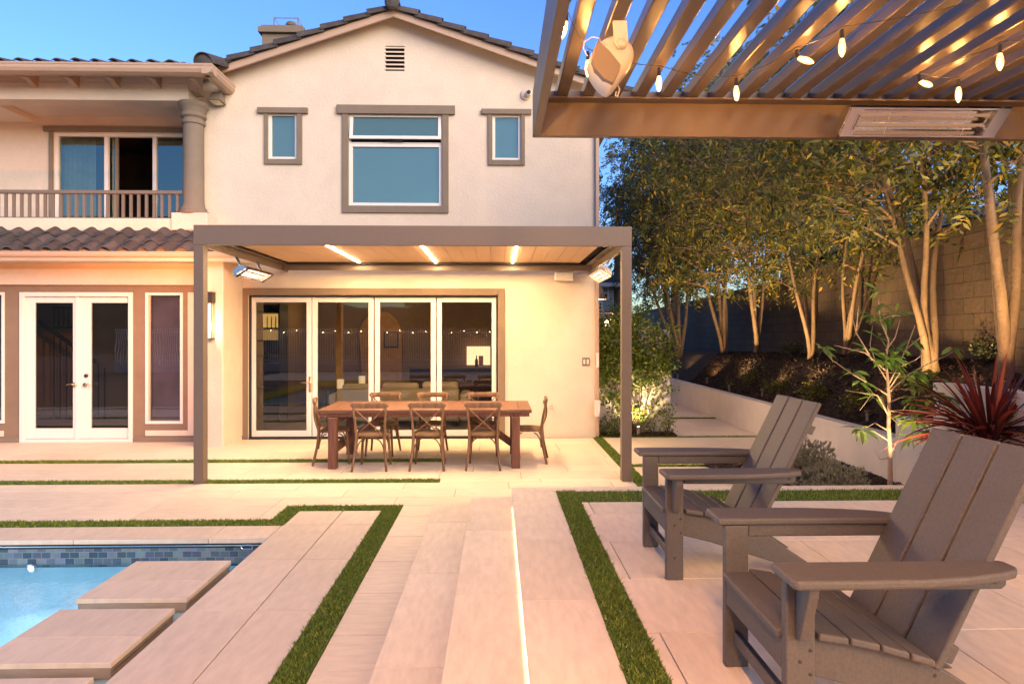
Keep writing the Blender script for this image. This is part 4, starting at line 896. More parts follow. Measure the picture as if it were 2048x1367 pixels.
# hanging speaker
SPY=3.10; sc_=P(1216,132,Y=SPY)
ts=thing('hanging_speaker','white teardrop outdoor speaker hanging from a foreground pergola slat','speaker',(sc_.x,SPY,sc_.z))
s_=2.75/1250
def sp_pt(px,py,dy=0): 
    p=P(px,py,Y=SPY); return (p.x,SPY+dy*1.17,p.z)
outline=[(1172,140),(1176,118),(1190,98),(1205,84),(1222,78),(1243,80),(1258,92),(1267,108),(1266,125),(1258,142),(1246,158),(1232,176),(1219,195),(1200,183),(1184,163)]
q=MB(); n=len(outline)
rings=[(-.085,.55),(-.075,.80),(-.045,.96),(0,1.0),(.045,.96),(.08,.8),(.095,.5)]
cxp,cyp=1216,132; 
for dy,sc in rings:
    for (a,b) in outline: q.v.append(sp_pt(cxp+(a-cxp)*sc,cyp+(b-cyp)*sc,dy))
for i in range(len(rings)-1):
    for k in range(n): q.f.append((i*n+k,i*n+(k+1)%n,(i+1)*n+(k+1)%n,(i+1)*n+k))
q.f.append(tuple(range(n))); q.f.append(tuple((len(rings)-1)*n+k for k in range(n)))
o=q.build('cabinet',M['white'],ts,smooth=True); sm=o.modifiers.new('s','SUBSURF'); sm.levels=sm.render_levels=3
q=MB(); gl_=[(1190,100),(1212,120),(1234,147),(1231,160),(1219,183),(1200,174),(1184,155),(1178,138),(1181,117)]
pts=[sp_pt(a,b,-.090) for a,b in gl_]; q.add(pts+[sp_pt(a,b,-.05) for a,b in gl_],[tuple(range(9))]+[(i,(i+1)%9,(i+1)%9+9,i+9) for i in range(9)]); q.build('grille',mat('grille_cloth',(.27,.22,.18),.8,.1,200,.3,500),ts,bevel=.006)
q=MB(); sl_=[(1217,65),(1244,65),(1247,105),(1240,118),(1226,118),(1219,105)]; q.add([sp_pt(a,b,-.104) for a,b in sl_]+[sp_pt(a,b,-.090) for a,b in sl_],[tuple(range(6)),tuple(range(11,5,-1))]+[(i,(i+1)%6,(i+1)%6+6,i+6) for i in range(6)]); q.build('bracket',M['white'],ts,bevel=.004)
q=MB(); a_=Vector(sp_pt(1233,108,-.105)); q.lathe([(.022,0),(.02,-.006),(.002,-.008)],a_,16,'Y'); q.build('knob',M['white'],ts,smooth=True)
q=MB(); q.tube([sp_pt(1205,85,.02),sp_pt(1200,72,.02),sp_pt(1185,70,.02),sp_pt(1170,80,.02),sp_pt(1168,92,.02),sp_pt(1176,108,.02)],.0028,6); q.build('cable',M['white'],ts); q=MB(); q.tube([sp_pt(1240,160,.05),sp_pt(1244,170,.05),sp_pt(1238,188,.03),sp_pt(1233,188,.02),sp_pt(1234,180,.02)],.004,6); q.build('cable',M['white'],ts)
# ------------------------------------------------------------ string lights
bulbg=glassmat('bulb_glass',(1,.88,.65),.02,(1,1,1),.05,emit=(1,.45,.15),es=.2)
fil=emis('bulb_filament',(1,.55,.2),60)
BE=1.6
def strand(name,label,pts,vis,group):
    root=thing(name,label,'string light',pts[0],group)
    path=[]
    for i in range(len(pts)-1):
        a=Vector(pts[i]); b=Vector(pts[i+1])
        for k in range(8):
            u=k/8; p=a.lerp(b,u); p.z-=.05*4*u*(1-u)*min(1,(b-a).length); p.z+=.055; path.append(p)
    path.append(Vector(pts[-1])+Vector((0,0,.055)))
    q=MB(); q.tube(path,.0024,6); q.build('cord',M['black'],root)
    for i,p in enumerate(pts):
        p=Vector(p); tl=Vector((random.uniform(-.09,.09),random.uniform(-.09,.09),-1)).normalized()
        if i in vis: tl=Vector(vis[i]).normalized()
        q=MB(); q.tube([p+Vector((0,0,.04)),p+tl*.008],[.008,.0105],10); q.build('socket',M['black'],root)
        q=MB(); q.tube([p+tl*.0101,p+tl*.03,p+tl*.055,p+tl*.08,p+tl*.095,p+tl*.10],[.011,.015,.018,.0145,.007,.001],12); q.build('bulb',bulbg,root,smooth=True)
        q=MB(); q.tube([p+tl*.035,p+tl*.08],[.0055,.0055],6); q.build('filament',fil,root)
        lamp('POINT','bulb_light',p+tl*.055,BE,WARM,.009)
zb_=zs0-.075
def bp(px,py): return tuple(P(px,py,Z=zb_))
A1=[bp(1600,113),bp(1684,78),bp(1780,40)]
sA=[(.6,1.0,zb_),bp(1133,40),bp(1176,118),bp(1318,150),bp(1472,170),bp(1593,115),bp(1684,75),(2.6,2.4,zb_),(3.2,1.9,zb_),(3.7,1.2,zb_),(4.4,.8,zb_)]
strand('string_lights','strand of glowing edison bulbs zigzagging from the pergola corner past the speaker',sA,{1:(-.3,0,-1),5:(1,0,-.3),6:(0,0,-1)},'edison string lights')
sB=[(5.6,3.2,zb_),(5.0,2.9,zb_),(4.3,2.6,zb_),bp(2000,104),bp(1917,172),bp(1838,163),(2.9,2.2,zb_),(2.4,1.4,zb_),(1.6,.4,zb_),(2.4,-.4,zb_)]
strand('string_lights','strand of glowing edison bulbs above the large foreground heater',sB,{3:(0,0,-1),4:(0,0,-1),5:(1,.2,-.2)},'edison string lights')
BE=66.0
strand('string_lights','added strand of bulbs along the outside of the left pergola beam, above the frame',[(NX0-.06,.95,NZ0-.06),(NX0-.06,.45,NZ0-.06),(NX0-.06,-.1,NZ0-.06),(NX0-.06,-.65,NZ0-.06),(NX0-.06,-1.2,NZ0-.06)],{},'edison string lights')  # out-of-view strand added to light the left side and deck
BE=26.0
strand('string_lights','added unseen strand of bulbs under the rear and right pergola beams',[(1.0,NYB+.03,NZ0-.04),(2.2,NYB+.03,NZ0-.04),(3.4,NYB+.03,NZ0-.04),(4.6,NYB+.03,NZ0-.04),(5.8,NYB+.03,NZ0-.04),(NXR-.03,-.6,NZ0-.04),(NXR-.03,.5,NZ0-.04),(NXR-.03,1.6,NZ0-.04),(NXR-.03,2.7,NZ0-.04)],{},'edison string lights')  # second added strand, warm fill for deck, chairs and trees
lamp('SPOT','left_wing_fill',(-3.68,7.75,2.70),240,(1,.30,.07),.10,target=(-7.6,10.4,2.0),cone=105,blend=1)  # added orange spot washing the left wing, brighter than the heater's own glow
# ============================================================ ADIRONDACK CHAIRS
def adirondack():
    t=thing('lounge_chair','x','chair',(0,0,0))
    m=M['polyw']; W=.278; B=.006
    def bx(name,b,bev=B,parent=t):
        q=MB(); q.box(*b); return q.build(name,m,parent,bevel=bev,world=False)
    bolt=[]
    for s in (-1,1):
        yo=s*W; yi=s*(W-.036)
        leg=bx('front_leg',(0,min(yo,yi),0,.094,max(yo,yi),.562))
        for (bu,bz_) in ((.075,.548),(.028,.548),(.078,.33),(.045,.295),(.078,.255),(.045,.12)):
            q=MB(); q.lathe([(.0065,0),(.0065,.0015),(.002,.003)],(bu,yo+s*.0005,bz_),10,'Y'); 
            if s<0: q.v=[(x,2*yo-y,z) for x,y,z in q.v]
            q.build('bolt',M['black'],leg,world=False)
        # side rail / rear leg
        q=MB(); poly=[(.0295,.352),(.1,.358),(.3,.322),(.47,.274),(.56,.225),(.73,.115),(.90,0.0),(.78,0),(.60,.078),(.425,.133),(.25,.19),(.0295,.245)]
        y0=s*(W-.037); y1=s*(W-.068); q.prism(poly,1,min(y0,y1),max(y0,y1)); rl=q.build('rear_leg',m,t,bevel=B,world=False)
        for (bu,bz_) in ((.50,.225),): q=MB(); q.lathe([(.007,0),(.007,.0018),(.002,.003)],(bu,s*(W-.0365),bz_),10,'Y'); q.build('bolt',M['black'],rl,world=False)
        # arm: outline in (u, lateral)
        inn=W-.045; out=W+.118
        pl=[(-.03,inn),(-.03,out-.012),(-.018,out),(.20,out+.0),(.38,out-.006),(.52,out-.022),(.64,out-.050),(.70,out-.075),(.725,out-.10),(.725,inn+.012),(.71,inn),(.3,inn)]
        q=MB(); q.prism([(u,s*v) for u,v in pl],2,.564,.592); q.build('arm',m,t,bevel=.009,world=False,seg=3)
        q=MB(); y0=s*(W+.002); y1=s*(W-.030); q.prism([(.0945,.515),(.0945,.5625),(.705,.5625),(.705,.528),(.69,.515)],1,min(y0,y1),max(y0,y1)); ar=q.build('arm_rail',m,t,bevel=B,world=False)
        q=MB(); q.lathe([(.008,0),(.008,.002),(.002,.003)],(.665,s*(W+.0025),.54),10,'Y'); q.build('bolt',M['black'],ar,world=False)
        # corbel
        q=MB(); q.prism([(s*(W+.001),.5625),(s*(W+.092),.5625),(s*(W+.088),.53),(s*(W+.03),.375),(s*(W+.001),.365)],0,.028,.060); q.build('arm_bracket',m,t,bevel=.004,world=False)
    bx('apron',(.002,-W+.037,.252,.028,W-.037,.350)); bx('stretcher',(.03,-W+.037,.098,.062,W-.037,.142))
    # seat slats
    prof=[(-.012,.376),(.10,.382)],[(.106,.381),(.202,.366)],[(.208,.365),(.302,.345)],[(.308,.343),(.396,.318)],[(.402,.316),(.478,.292)]
    for i,(a,b) in enumerate(prof):
        q=MB(); w=W-.036 if i==0 else W+.0
        q.prism([(a[0],a[1]-.024),(b[0],b[1]-.024),b,a],1,-w,w); q.build('seat_slat',m,t,bevel=.007,world=False,seg=3)
    # back slats
    bw=.5; g=.011; sw_=(bw-2*g)/3; d=Vector((.33,0,.665)).normalized(); nrm=Vector((.665,0,-.238)).normalized()
    b0_=Vector((.492,0,.25)); L=.780
    for k in range(3):
        ya=-bw/2+k*(sw_+g); yb=ya+sw_; q=MB(); c=[]
        for off in (0,.026):
            for (l,y) in ((0,ya),(0,yb),(L,yb),(L,ya)):
                p=b0_+d*l+nrm*off; c.append((p.x,y,p.z))
        q.add(c,[(0,1,2,3),(4,5,6,7),(0,1,5,4),(1,2,6,5),(2,3,7,6),(3,0,4,7)]); q.build('back_slat',m,t,bevel=.008,world=False,seg=3)
    for (l,wd,hh,nm) in ((.625,bw-.02,.05,'back_batten'),(.335,bw-.02,.055,'back_batten'),(.06,bw-.02,.06,'back_batten')):
        p=b0_+d*l+nrm*.0265; q=MB(); c=[]
        for off in (0,.03):
            for (ll,y) in ((-hh/2,-wd/2),(-hh/2,wd/2),(hh/2,wd/2),(hh/2,-wd/2)): 
                pp=p+d*ll+nrm*off; c.append((pp.x,y,pp.z))
        q.add(c,[(0,1,2,3),(4,5,6,7),(0,1,5,4),(1,2,6,5),(2,3,7,6),(3,0,4,7)]); q.build(nm,m,t,bevel=.004,world=False)
    return t
ch1=adirondack(); ch1.location=(.905,2.215,DZ); ch1['label']='nearest grey slatted lounge chair, cut off by the right edge of the photo'; ch1['group']='grey deck lounge chairs'
ch2=copytree(ch1); ch2.location=(.908,3.61,DZ+.0005); ch2['label']='farther grey slatted lounge chair standing between the dining pergola post and the nearer chair'
# ============================================================ DINING SET
ta=P(635.5,819.5,Z=.765); tbk=P(1064,819.5,Z=.765); TX0,TX1=ta.x,tbk.x; TYF=(ta.y+tbk.y)/2; TYB=TYF+1.14; TXM=(TX0+TX1)/2
t=thing('dining_table','long dark reddish wooden dining table under the pergola','table',(TXM,(TYF+TYB)/2,0))
q=MB(); n=6; 
for k in range(n):
    a=TYF+.0+k*(TYB-TYF)/n; q.box(TX0+.17,a+.001,.722,TX1-.17,a+(TYB-TYF)/n-.001,.765+random.uniform(-.0008,.0008))
q.box(TX0,TYF,.7215,TX0+.168,TYB,.7655); q.box(TX1-.168,TYF,.7215,TX1,TYB,.7655); q.build('tabletop',M['tablew'],t,bevel=.004)
q=MB(); q.box(TX0+.03,TYF+.03,.67,TX1-.03,TYF+.07,.7205); q.box(TX0+.03,TYB-.07,.67,TX1-.03,TYB-.03,.7205); q.box(TX0+.03,TYF+.071,.671,TX0+.07,TYB-.071,.7205); q.box(TX1-.07,TYF+.071,.671,TX1-.03,TYB-.071,.7205); q.build('apron',M['tablel'],t,bevel=.003)
lx=(TX0+.16,TX1-.16-.11)
LYF=P(655,938,Z=0).y; LYB=TYB-.21
for x in lx:
    for y in (LYF,LYB): q=MB(); q.box(x,y,0,x+.11,y+.11,.669); q.build('leg',M['tablel'],t,bevel=.005)
    q=MB(); q.box(x+.02,LYF+.111,.20,x+.09,LYB-.001,.30); q.build('stretcher',M['tablel'],t,bevel=.004)
    q=MB(); q.box(x+.02,LYF+.111,.57,x+.09,LYB-.001,.669); q.build('stretcher',M['tablel'],t,bevel=.004)
ymid=(LYF+LYB)/2+.05
for s,x in ((1,lx[0]+.10),(-1,lx[1]+.01)):
    q=MB(); q.bar((x,ymid,.24),(x+s*.62,ymid,.69),.09,.09); q.build('brace',M['tablel'],t,bevel=.004)
def xchair():
    t=thing('dining_chair','x','chair',(0,0,0)); m=M['oak']
    def tb(name,pts,r,n=8,flat=1,parent=t,sm=True): q=MB(); q.tube(pts,r,n,flat); return q.build(name,m,parent,smooth=sm,world=False)
    # seat (back side at -y)
    prof=[]
    q=MB(); out=[]
    for k in range(28):
        a=2*math.pi*k/28; r=.215/(abs(math.cos(a))**3.2+abs(math.sin(a))**3.2)**(1/3.2); out.append((r*math.cos(a)*1.0,r*math.sin(a)*.97))
    q.prism(out,2,.435,.468); q.build('seat',m,t,bevel=.012,world=False,seg=3)
    q=MB(); q.prism([(x*.84,y*.84) for x,y in out],2,.4685,.474); q.build('seat_cushion',mat('seat_rattan',(.23,.14,.07),.8,.3,60,.4,200) if 'rattan' not in M else M['rattan'],t,bevel=.003,world=False)
    for s in (-1,1):
        pts=[(s*.222,-.275,0),(s*.208,-.245,.12),(s*.19,-.212,.28),(s*.182,-.198,.42),(s*.184,-.200,.50),(s*.194,-.222,.64),(s*.208,-.252,.78),(s*.213,-.238,.85)]
        tb('rear_leg',pts,[.015,.017,.018,.019,.018,.017,.016,.015],10)
        tb('front_leg',[(s*.197,.205,0),(s*.188,.192,.15),(s*.176,.178,.32),(s*.170,.170,.434)],[.013,.016,.018,.019],10)
        # arched braces
        arc=[(s*(.186-.0*k),-.19,.24+0*k) for k in (0,)]
        a_=[]; 
        for k in range(9):
            th=k/8*math.pi/2; a_.append((s*(.178-.115*(1-math.cos(th))),.172,.22+.195*math.sin(th)))
        tb('leg_brace',a_,.009,6)
        a_=[(x,-.196-(.0),z) for x,y,z in a_]; tb('leg_brace',a_,.009,6)
        a_=[]
        for k in range(9):
            th=k/8*math.pi/2; a_.append((s*.176,.165-.10*(1-math.cos(th)),.22+.195*math.sin(th)))
        tb('leg_brace',a_,.009,6); a_=[(x,-y-.03,z) for x,y,z in a_]; tb('leg_brace',a_,.009,6)
    # top rail
    q=MB(); N=16; V=[]
    for k in range(N+1):
        u=-1+2*k/N; x=.245*u; y=-.238-.028*(1-u*u); e=min(1,math.sqrt(max(0,1-abs(u)**10))+.45)
        hh=.036*e; 
        for (dy,dz) in ((-.012,-hh),(.012,-hh),(.016,0),(.012,hh),(-.012,hh),(-.016,0)): V.append((x,y+dy,.852+dz))
    q.v=V
    for k in range(N):
        for j in range(6): a=k*6+j; b=k*6+(j+1)%6; q.f.append((a,b,b+6,a+6))
    q.f.append((0,1,2,3,4,5)); q.f.append(tuple(N*6+j for j in range(6))); q.build('top_rail',m,t,bevel=.005,world=False,smooth=True)
    for s in (-1,1):
        pts=[]
        for k in range(9):
            u=k/8; x=s*(.196*(1-u)-.166*u); z=.815*(1-u)+.475*u; y=-(.256*(1-u)+.198*u)-.028*math.sin(math.pi*u)+s*.006
            pts.append((x,y,z))
        q=MB()
        for i in range(8): pass
        q.tube(pts,.013,6,.55); q.build('cross_brace',m,t,smooth=True,world=False)
    return t
M['rattan']=mat('seat_rattan',(.20,.12,.06),.8,.3,60,.4,200)
c0=xchair()
fy=TYF+.0; frontlab=['dining chair at the near side of the table, leftmost of the near three','dining chair at the near side of the table, middle of the near three','dining chair at the near side of the table, rightmost of the near three']
backlab=['far side dining chair by the glass doors, leftmost of the far three','far side dining chair by the glass doors, middle of the far three','far side dining chair by the glass doors, rightmost of the far three']
def feet(px,py): return P(px,py,Z=0)
GRP='cross back wooden chairs around the dining table'
first=True
for i,(xl_,xr_,py) in enumerate(((703,773,943.5),(818.5,887,942.5),(933,1001,941.5))):
    p=feet((xl_+xr_)/2,py); c=c0 if first else copytree(c0); first=False
    c.location=(p.x,p.y+.275,0); c.rotation_euler=(0,0,(0,R(1),R(-1))[i]); c['label']=frontlab[i]; c['group']=GRP
for i,px in enumerate((771,866.5,967)):
    p=P(px,784,Z=.885); c=copytree(c0); c.location=(p.x,p.y-.285,0); c.rotation_euler=(0,0,R(180+(-2,1,2)[i])); c['label']=backlab[i]; c['group']=GRP
# end chairs: left one faces +x (back at left), right one faces -x
p=feet(617,930); c=copytree(c0); c.location=(p.x+.285,(TYF+TYB)/2-.16,0); c.rotation_euler=(0,0,R(-90+14)); c['label']='dining chair at the left end of the table, turned slightly outward'; c['group']=GRP
p=feet(1097,927); c=copytree(c0); c.location=(p.x-.275,(TYF+TYB)/2-.13,0); c.rotation_euler=(0,0,R(90-6)); c['label']='dining chair at the right end of the table, seen side-on'; c['group']=GRP
# ============================================================ GARDEN WALLS AND SLOPE
def seg_wall(name,label,m,segs,x0,x1):
    q=MB()
    for (ya,yb,z) in segs: q.box(x0,ya,-.05,x1,yb,z)
    o=q.build(name,m,bevel=.008); tag(o,label,'wall'); return o
seg_wall('low_wall','low white stucco planter wall stepping up toward the viewer on the right',M['stucco_w'],[(7.12,30,.575),(6.5,7.1199,.83),(-3,6.4999,1.26)],4.605,4.80)
def tz(x,y):
    zw=.53 if y>7.1 else (.53+(7.1-y)/.6*.27 if y>6.5 else .80+min(.4,(6.5-y)*.8))
    zt=1.44-.018*max(0,y-8); zt=max(zt,zw)
    u=min(1,max(0,(x-4.85)/(1.0))); u=u*u*(3-2*u)
    return zw+(zt-zw)*u
q=MB(); xs=np.concatenate([np.linspace(4.79,7.2,34),np.array([8,10,14,25,60])]); ysl=np.concatenate([np.linspace(-3,4,6),np.linspace(4.5,14,90),np.linspace(14.3,32,50),np.array([40,80])])
for x in xs:
    for y in ysl: q.v.append((x,y,tz(x,y)+(random.uniform(-.022,.022) if x<7 and x>4.85 else 0)))
ny=len(ysl)
for i in range(len(xs)-1):
    for j in range(ny-1): q.f.append((i*ny+j,(i+1)*ny+j,(i+1)*ny+j+1,i*ny+j+1))
setk(q.build('garden_slope',M['mulch'],smooth=True),'structure')
# bark chips
def chips(n,xr_,yr_,zf,m,name):
    x=RNG.uniform(*xr_,n); y=RNG.uniform(*yr_,n); z=np.array([zf(a,b) for a,b in zip(x,y)])+.008
    L=RNG.uniform(.012,.045,n); W=RNG.uniform(.004,.012,n); a=RNG.uniform(0,math.pi,n); tl=RNG.normal(0,.35,n)
    dx=np.stack([np.cos(a)*L,np.sin(a)*L,tl*L],1); dy=np.stack([-np.sin(a)*W,np.cos(a)*W,RNG.normal(0,.4,n)*W],1); c=np.stack([x,y,z],1)
    V=np.stack([c-dx-dy,c+dx-dy,c+dx+dy,c-dx+dy],1).reshape(-1,3); return npmesh(name,V,np.arange(4*n).reshape(-1,4),m)
M['chip']=leafmat('bark_chips',(.008,.005,.004),(.045,.022,.012),(.16,.08,.045),.0,.9)
setk(chips(26000,(4.82,6.6),(5,16),tz,M['chip'],'bark_mulch'),'stuff','dark bark mulch covering the garden slope')
# block wall
bwp=[(5.70,4.5),(6.10,8.9),(7.45,16.6),(8.2,25),(9.4,42)]
q=MB()
for (a,b) in zip(bwp[:-1],bwp[1:]): q.prism([(a[0],a[1]),(b[0],b[1]),(b[0]+.2,b[1]),(a[0]+.2,a[1])],2,.3,3.12)
bw_=q.build('block_wall',M['block']); tag(bw_,'tall brown split-face block wall behind the row of trees','wall')
q=MB()
for (a,b) in zip(bwp[:-1],bwp[1:]): q.prism([(a[0]-.02,a[1]),(b[0]-.02,b[1]),(b[0]+.22,b[1]),(a[0]+.22,a[1])],2,3.1201,3.2)
q.build('cap',M['block'],bw_)
q=MB(); q.box(5.62,6.35,.5,6.05,6.75,3.5); q.build('pilaster',M['block'],bw_,bevel=.01)
# planter bed near the young tree
q=MB(); nx,nyy=26,26
for i in range(nx):
    for j in range(nyy): q.v.append((2.75+1.86*i/(nx-1),5.41+3.0*j/(nyy-1),.05+random.uniform(-.012,.02)))
for i in range(nx-1):
    for j in range(nyy-1): q.f.append((i*nyy+j,(i+1)*nyy+j,(i+1)*nyy+j+1,i*nyy+j+1))
setk(q.build('planting_bed',M['mulch'],smooth=True),'structure')
setk(chips(3500,(2.8,4.6),(5.42,8.3),lambda a,b:.06,M['chip'],'bark_mulch'),'stuff','bark mulch around the small tree and lavender')
# vine wall and bed
VY=11.06; vx1=P(1341,800,Y=VY).x; vzt=P(1341,659,Y=VY).z
q=MB(); q.box(1.76,VY,-.03,vx1,VY+.2,vzt); tag(q.build('privacy_wall',M['stucco_w'],bevel=.012),'freestanding cream stucco wall at the right corner of the house, covered in vine','wall')
q=MB(); q.box(1.82,VY-.36,-.02,vx1+.02,VY-.001,.03); setk(q.build('vine_bed',M['mulch']),'structure')
setk(chips(900,(1.83,vx1),(VY-.35,VY-.02),lambda a,b:.035,M['chip'],'bark_mulch'),'stuff','bark mulch along the foot of the vine wall')
# ============================================================ PLANTS
def leafcloud(centers,sig,nper,ln,wd,droop=.4,fold=0,upb=0,rng=RNG,sprig=0,spl=.22):
    """returns verts,faces of rhombic leaves around centres. sprig: leaflets per sprig (pinnate)"""
    cs=np.repeat(np.asarray(centers,float),nper,0); n=len(cs)
    sg=np.repeat(np.broadcast_to(np.asarray(sig,float),(len(centers),3)) if np.ndim(sig)==1 and len(np.shape(sig))==1 and len(sig)==3 else np.asarray(sig),nper,0)
    p=cs+rng.normal(0,1,(n,3))*sg
    out=p-cs; out/= (np.linalg.norm(out,axis=1,keepdims=True)+1e-6)
    d=out*.8+rng.normal(0,.6,(n,3)); d[:,2]-=droop; d[:,2]+=upb; d/=np.linalg.norm(d,axis=1,keepdims=True)
    r=rng.normal(0,1,(n,3)); r[:,2]*=.5; s=np.cross(d,r); s/=np.linalg.norm(s,axis=1,keepdims=True)
    if sprig:
        N=sprig; P_=[];D_=[];S_=[]
        nn=np.cross(d,s)
        L=spl*rng.uniform(.6,1.2,n)[:,None]
        for k in range(N):
            side=1 if k%2 else -1; f=(k//2+.5)/(N/2)
            base=p+d*L*f+np.array([0,0,-1])*(f*f*L*.35)
            dd=d*.55+s*side*.85+rng.normal(0,.15,(n,3)); dd/=np.linalg.norm(dd,axis=1,keepdims=True)
            P_.append(base); D_.append(dd); S_.append(np.cross(nn,dd)+rng.normal(0,.25,(n,3)))
        p=np.concatenate(P_); d=np.concatenate(D_); s=np.concatenate(S_); s/=np.linalg.norm(s,axis=1,keepdims=True); n=len(p)
    l=(ln*rng.uniform(.6,1.25,n))[:,None]; w=(wd*rng.uniform(.7,1.2,n))[:,None]
    nn=np.cross(d,s)
    a=p; b=p+d*l*.45+s*w*.5+nn*w*.12; c=p+d*l-nn*l*.10; e=p+d*l*.45-s*w*.5+nn*w*.12
    V=np.stack([a,b,c,e],1).reshape(-1,3); return V,np.arange(4*n).reshape(-1,4)
def curve(a,b,k=6,bow=.1,up=0):
    a=Vector(a);b=Vector(b); d=b-a; s=Vector((random.uniform(-1,1),random.uniform(-1,1),random.uniform(-.3,.6)))*bow*d.length
    return [a.lerp(b,i/k)+s*math.sin(math.pi*i/k)+Vector((0,0,up*d.length*math.sin(math.pi*i/k)))+Vector((random.uniform(-1,1),random.uniform(-1,1),0))*.006*d.length for i in range(k+1)]
def tree(label,base,stems,ctr,rad,nclump,nper,r0=.055,leaf='leaf_tree',bark='bark',ln=.115,wd=.040,sig=.24,zmin=2.4,group='trees on the mulched slope',sprig=7,ybias=0):
    base=Vector(base); t=thing('tree',label,'tree',base,group); ctr=Vector(ctr); rad=Vector(rad)
    # stems
    q=MB(); tips=[]
    for i,(tx,ty_,tz_) in enumerate(stems):
        a=base+Vector((random.uniform(-.05,.05),random.uniform(-.05,.05),-.15)); b=Vector((tx,ty_,tz_))
        mid=a.lerp(b,.35); mid.x=a.x+(b.x-a.x)*.22; mid.y=a.y+(b.y-a.y)*.22
        k=9; pts=[]
        for j in range(k+1):
            u=j/k; p=a*(1-u)**2+mid*2*u*(1-u)+b*u*u; p+=Vector((math.sin(u*9+i*2)*.025,math.cos(u*7+i)*.025,0)); pts.append(p)
        rr=[r0*(1-.58*j/k)*(1.25 if j==0 else 1) for j in range(k+1)]
        q.tube(pts,rr,9); tips.append((pts,rr))
    q.build('trunk',M[bark],t,smooth=True)
    # clumps
    cl=[]; tries=0
    while len(cl)<nclump and tries<20000:
        tries+=1
        v=Vector((random.gauss(0,1),random.gauss(0,1),random.gauss(0,1))).normalized()*(random.uniform(.25,1)**.55)
        p=Vector((ctr.x+v.x*rad.x,ctr.y+v.y*rad.y,ctr.z+v.z*rad.z))
        if p.z<zmin+random.uniform(0,.5): continue
        if all((p-c).length>sig*1.0 for c in cl): cl.append(p)
    q=MB()
    for c in cl:
        best=None
        for pts,rr in tips:
            for j in range(3,len(pts)):
                dd=(pts[j]-c).length+ (0.6 if pts[j].z>c.z else 0)
                if best is None or dd<best[0]: best=(dd,pts[j],rr[j])
        q.tube(curve(best[1],c,6,.12,.06),[best[2]*.62*(1-.8*i/6)+.003 for i in range(7)],5)
        for _ in range(3):
            e=c+Vector((random.gauss(0,1),random.gauss(0,1),random.gauss(0,.7)))*sig*1.1
            q.tube(curve(c.lerp(best[1],.25),e,3,.1),[.006,.005,.004,.002],4,cap=False)
    q.build('branches',M[bark],t,smooth=True)
    sg=np.array([[sig*random.uniform(.75,1.3),sig*random.uniform(.75,1.3),sig*random.uniform(.5,.9)] for _ in cl])
    V,Fc=leafcloud([tuple(c) for c in cl],sg,nper,ln,wd,droop=.35,sprig=sprig)
    npmesh('crown',V,Fc,M[leaf],t)
    return t
def bpt(px,py,X): p=P(px,py,X=X); return (p.x,p.y,p.z)
b=bpt(2022,728,5.30); tree('thick pale trunked tree nearest the viewer at the right edge',b,[(4.8,6.2,4.6),(5.2,6.7,4.7),(5.6,6.4,4.4)],(4.9,6.3,4.6),(1.75,1.5,1.6),58,17,.062,zmin=3.0)
b=bpt(1858,722,5.5); tree('wide multi-trunk tree in front of the block wall, second from the right edge',b,[(4.6,7.5,3.9),(5.1,8.3,4.4),(5.5,8.6,4.4),(5.9,8.1,4.2),(5.0,7.3,4.3)],(5.0,8.1,4.5),(1.9,1.7,1.95),78,19,.05,zmin=2.55)
b=bpt(1690,702,6.1); tree('tree standing close against the block wall behind the thin young tree',b,[(5.7,9.3,3.9),(6.2,10.0,4.2),(6.5,9.7,4.0),(5.9,10.4,4.2)],(5.7,9.9,4.6),(1.6,1.6,1.9),46,17,.042,zmin=2.6)
b=bpt(1620,710,5.7); tree('slender pale multi-trunk tree in the middle of the slope',b,[(4.9,10.9,4.0),(5.5,11.6,4.3),(6.1,11.5,4.1),(5.8,10.9,4.4)],(5.2,11.2,4.9),(1.9,1.8,2.4),84,20,.042,zmin=2.5)
b=bpt(1513,705,6.0); tree('greyish twin trunk tree left of the slender pale one',b,[(5.5,13.9,4.4),(6.0,14.8,4.6),(6.5,14.6,4.5)],(5.7,14.4,5.5),(2.2,2.2,3.1),84,20,.06,zmin=2.6,ln=.12,wd=.045,sig=.32)
b=bpt(1448,708,5.85); tree('orange uplit multi-trunk tree near the far end of the block wall',b,[(4.9,15.6,4.2),(5.6,16.2,4.8),(6.1,16.6,4.4),(5.9,15.7,4.4)],(5.5,16.3,5.6),(2.2,2.2,3.3),92,20,.055,zmin=2.5,ln=.13,wd=.05,sig=.36)
b=bpt(1360,714,5.5); tree('dark leafy tree at the left end of the row, beside the vine wall',b,[(4.9,18.6,3.8),(5.5,19.3,4.4),(6.1,19.2,4.2),(4.6,19.4,3.6)],(5.45,19.2,5.3),(1.75,2.4,2.9),130,26,.07,'leaf_dark','barkd',zmin=2.7,ln=.09,wd=.045,sig=.42,sprig=8)
tree('tall dark tree rising behind the left end of the row',(7.2,25.5,.8),[(6.5,25,6),(7.6,26,6.5),(7.2,25,8)],(7.3,25.5,7.4),(2.6,3.0,4.2),150,30,.13,'leaf_dark','barkd',zmin=2.6,ln=.13,wd=.07,sig=.6,sprig=8)
tree('large dark tree filling the gap beyond the block wall',(13.5,23,1),[(12.5,22,6),(13.5,24,7),(14.5,23,6)],(13.2,23,6.8),(4.0,3.5,4.4),130,26,.16,'leaf_dark','barkd',zmin=2.8,ln=.15,wd=.08,sig=.75,sprig=8)
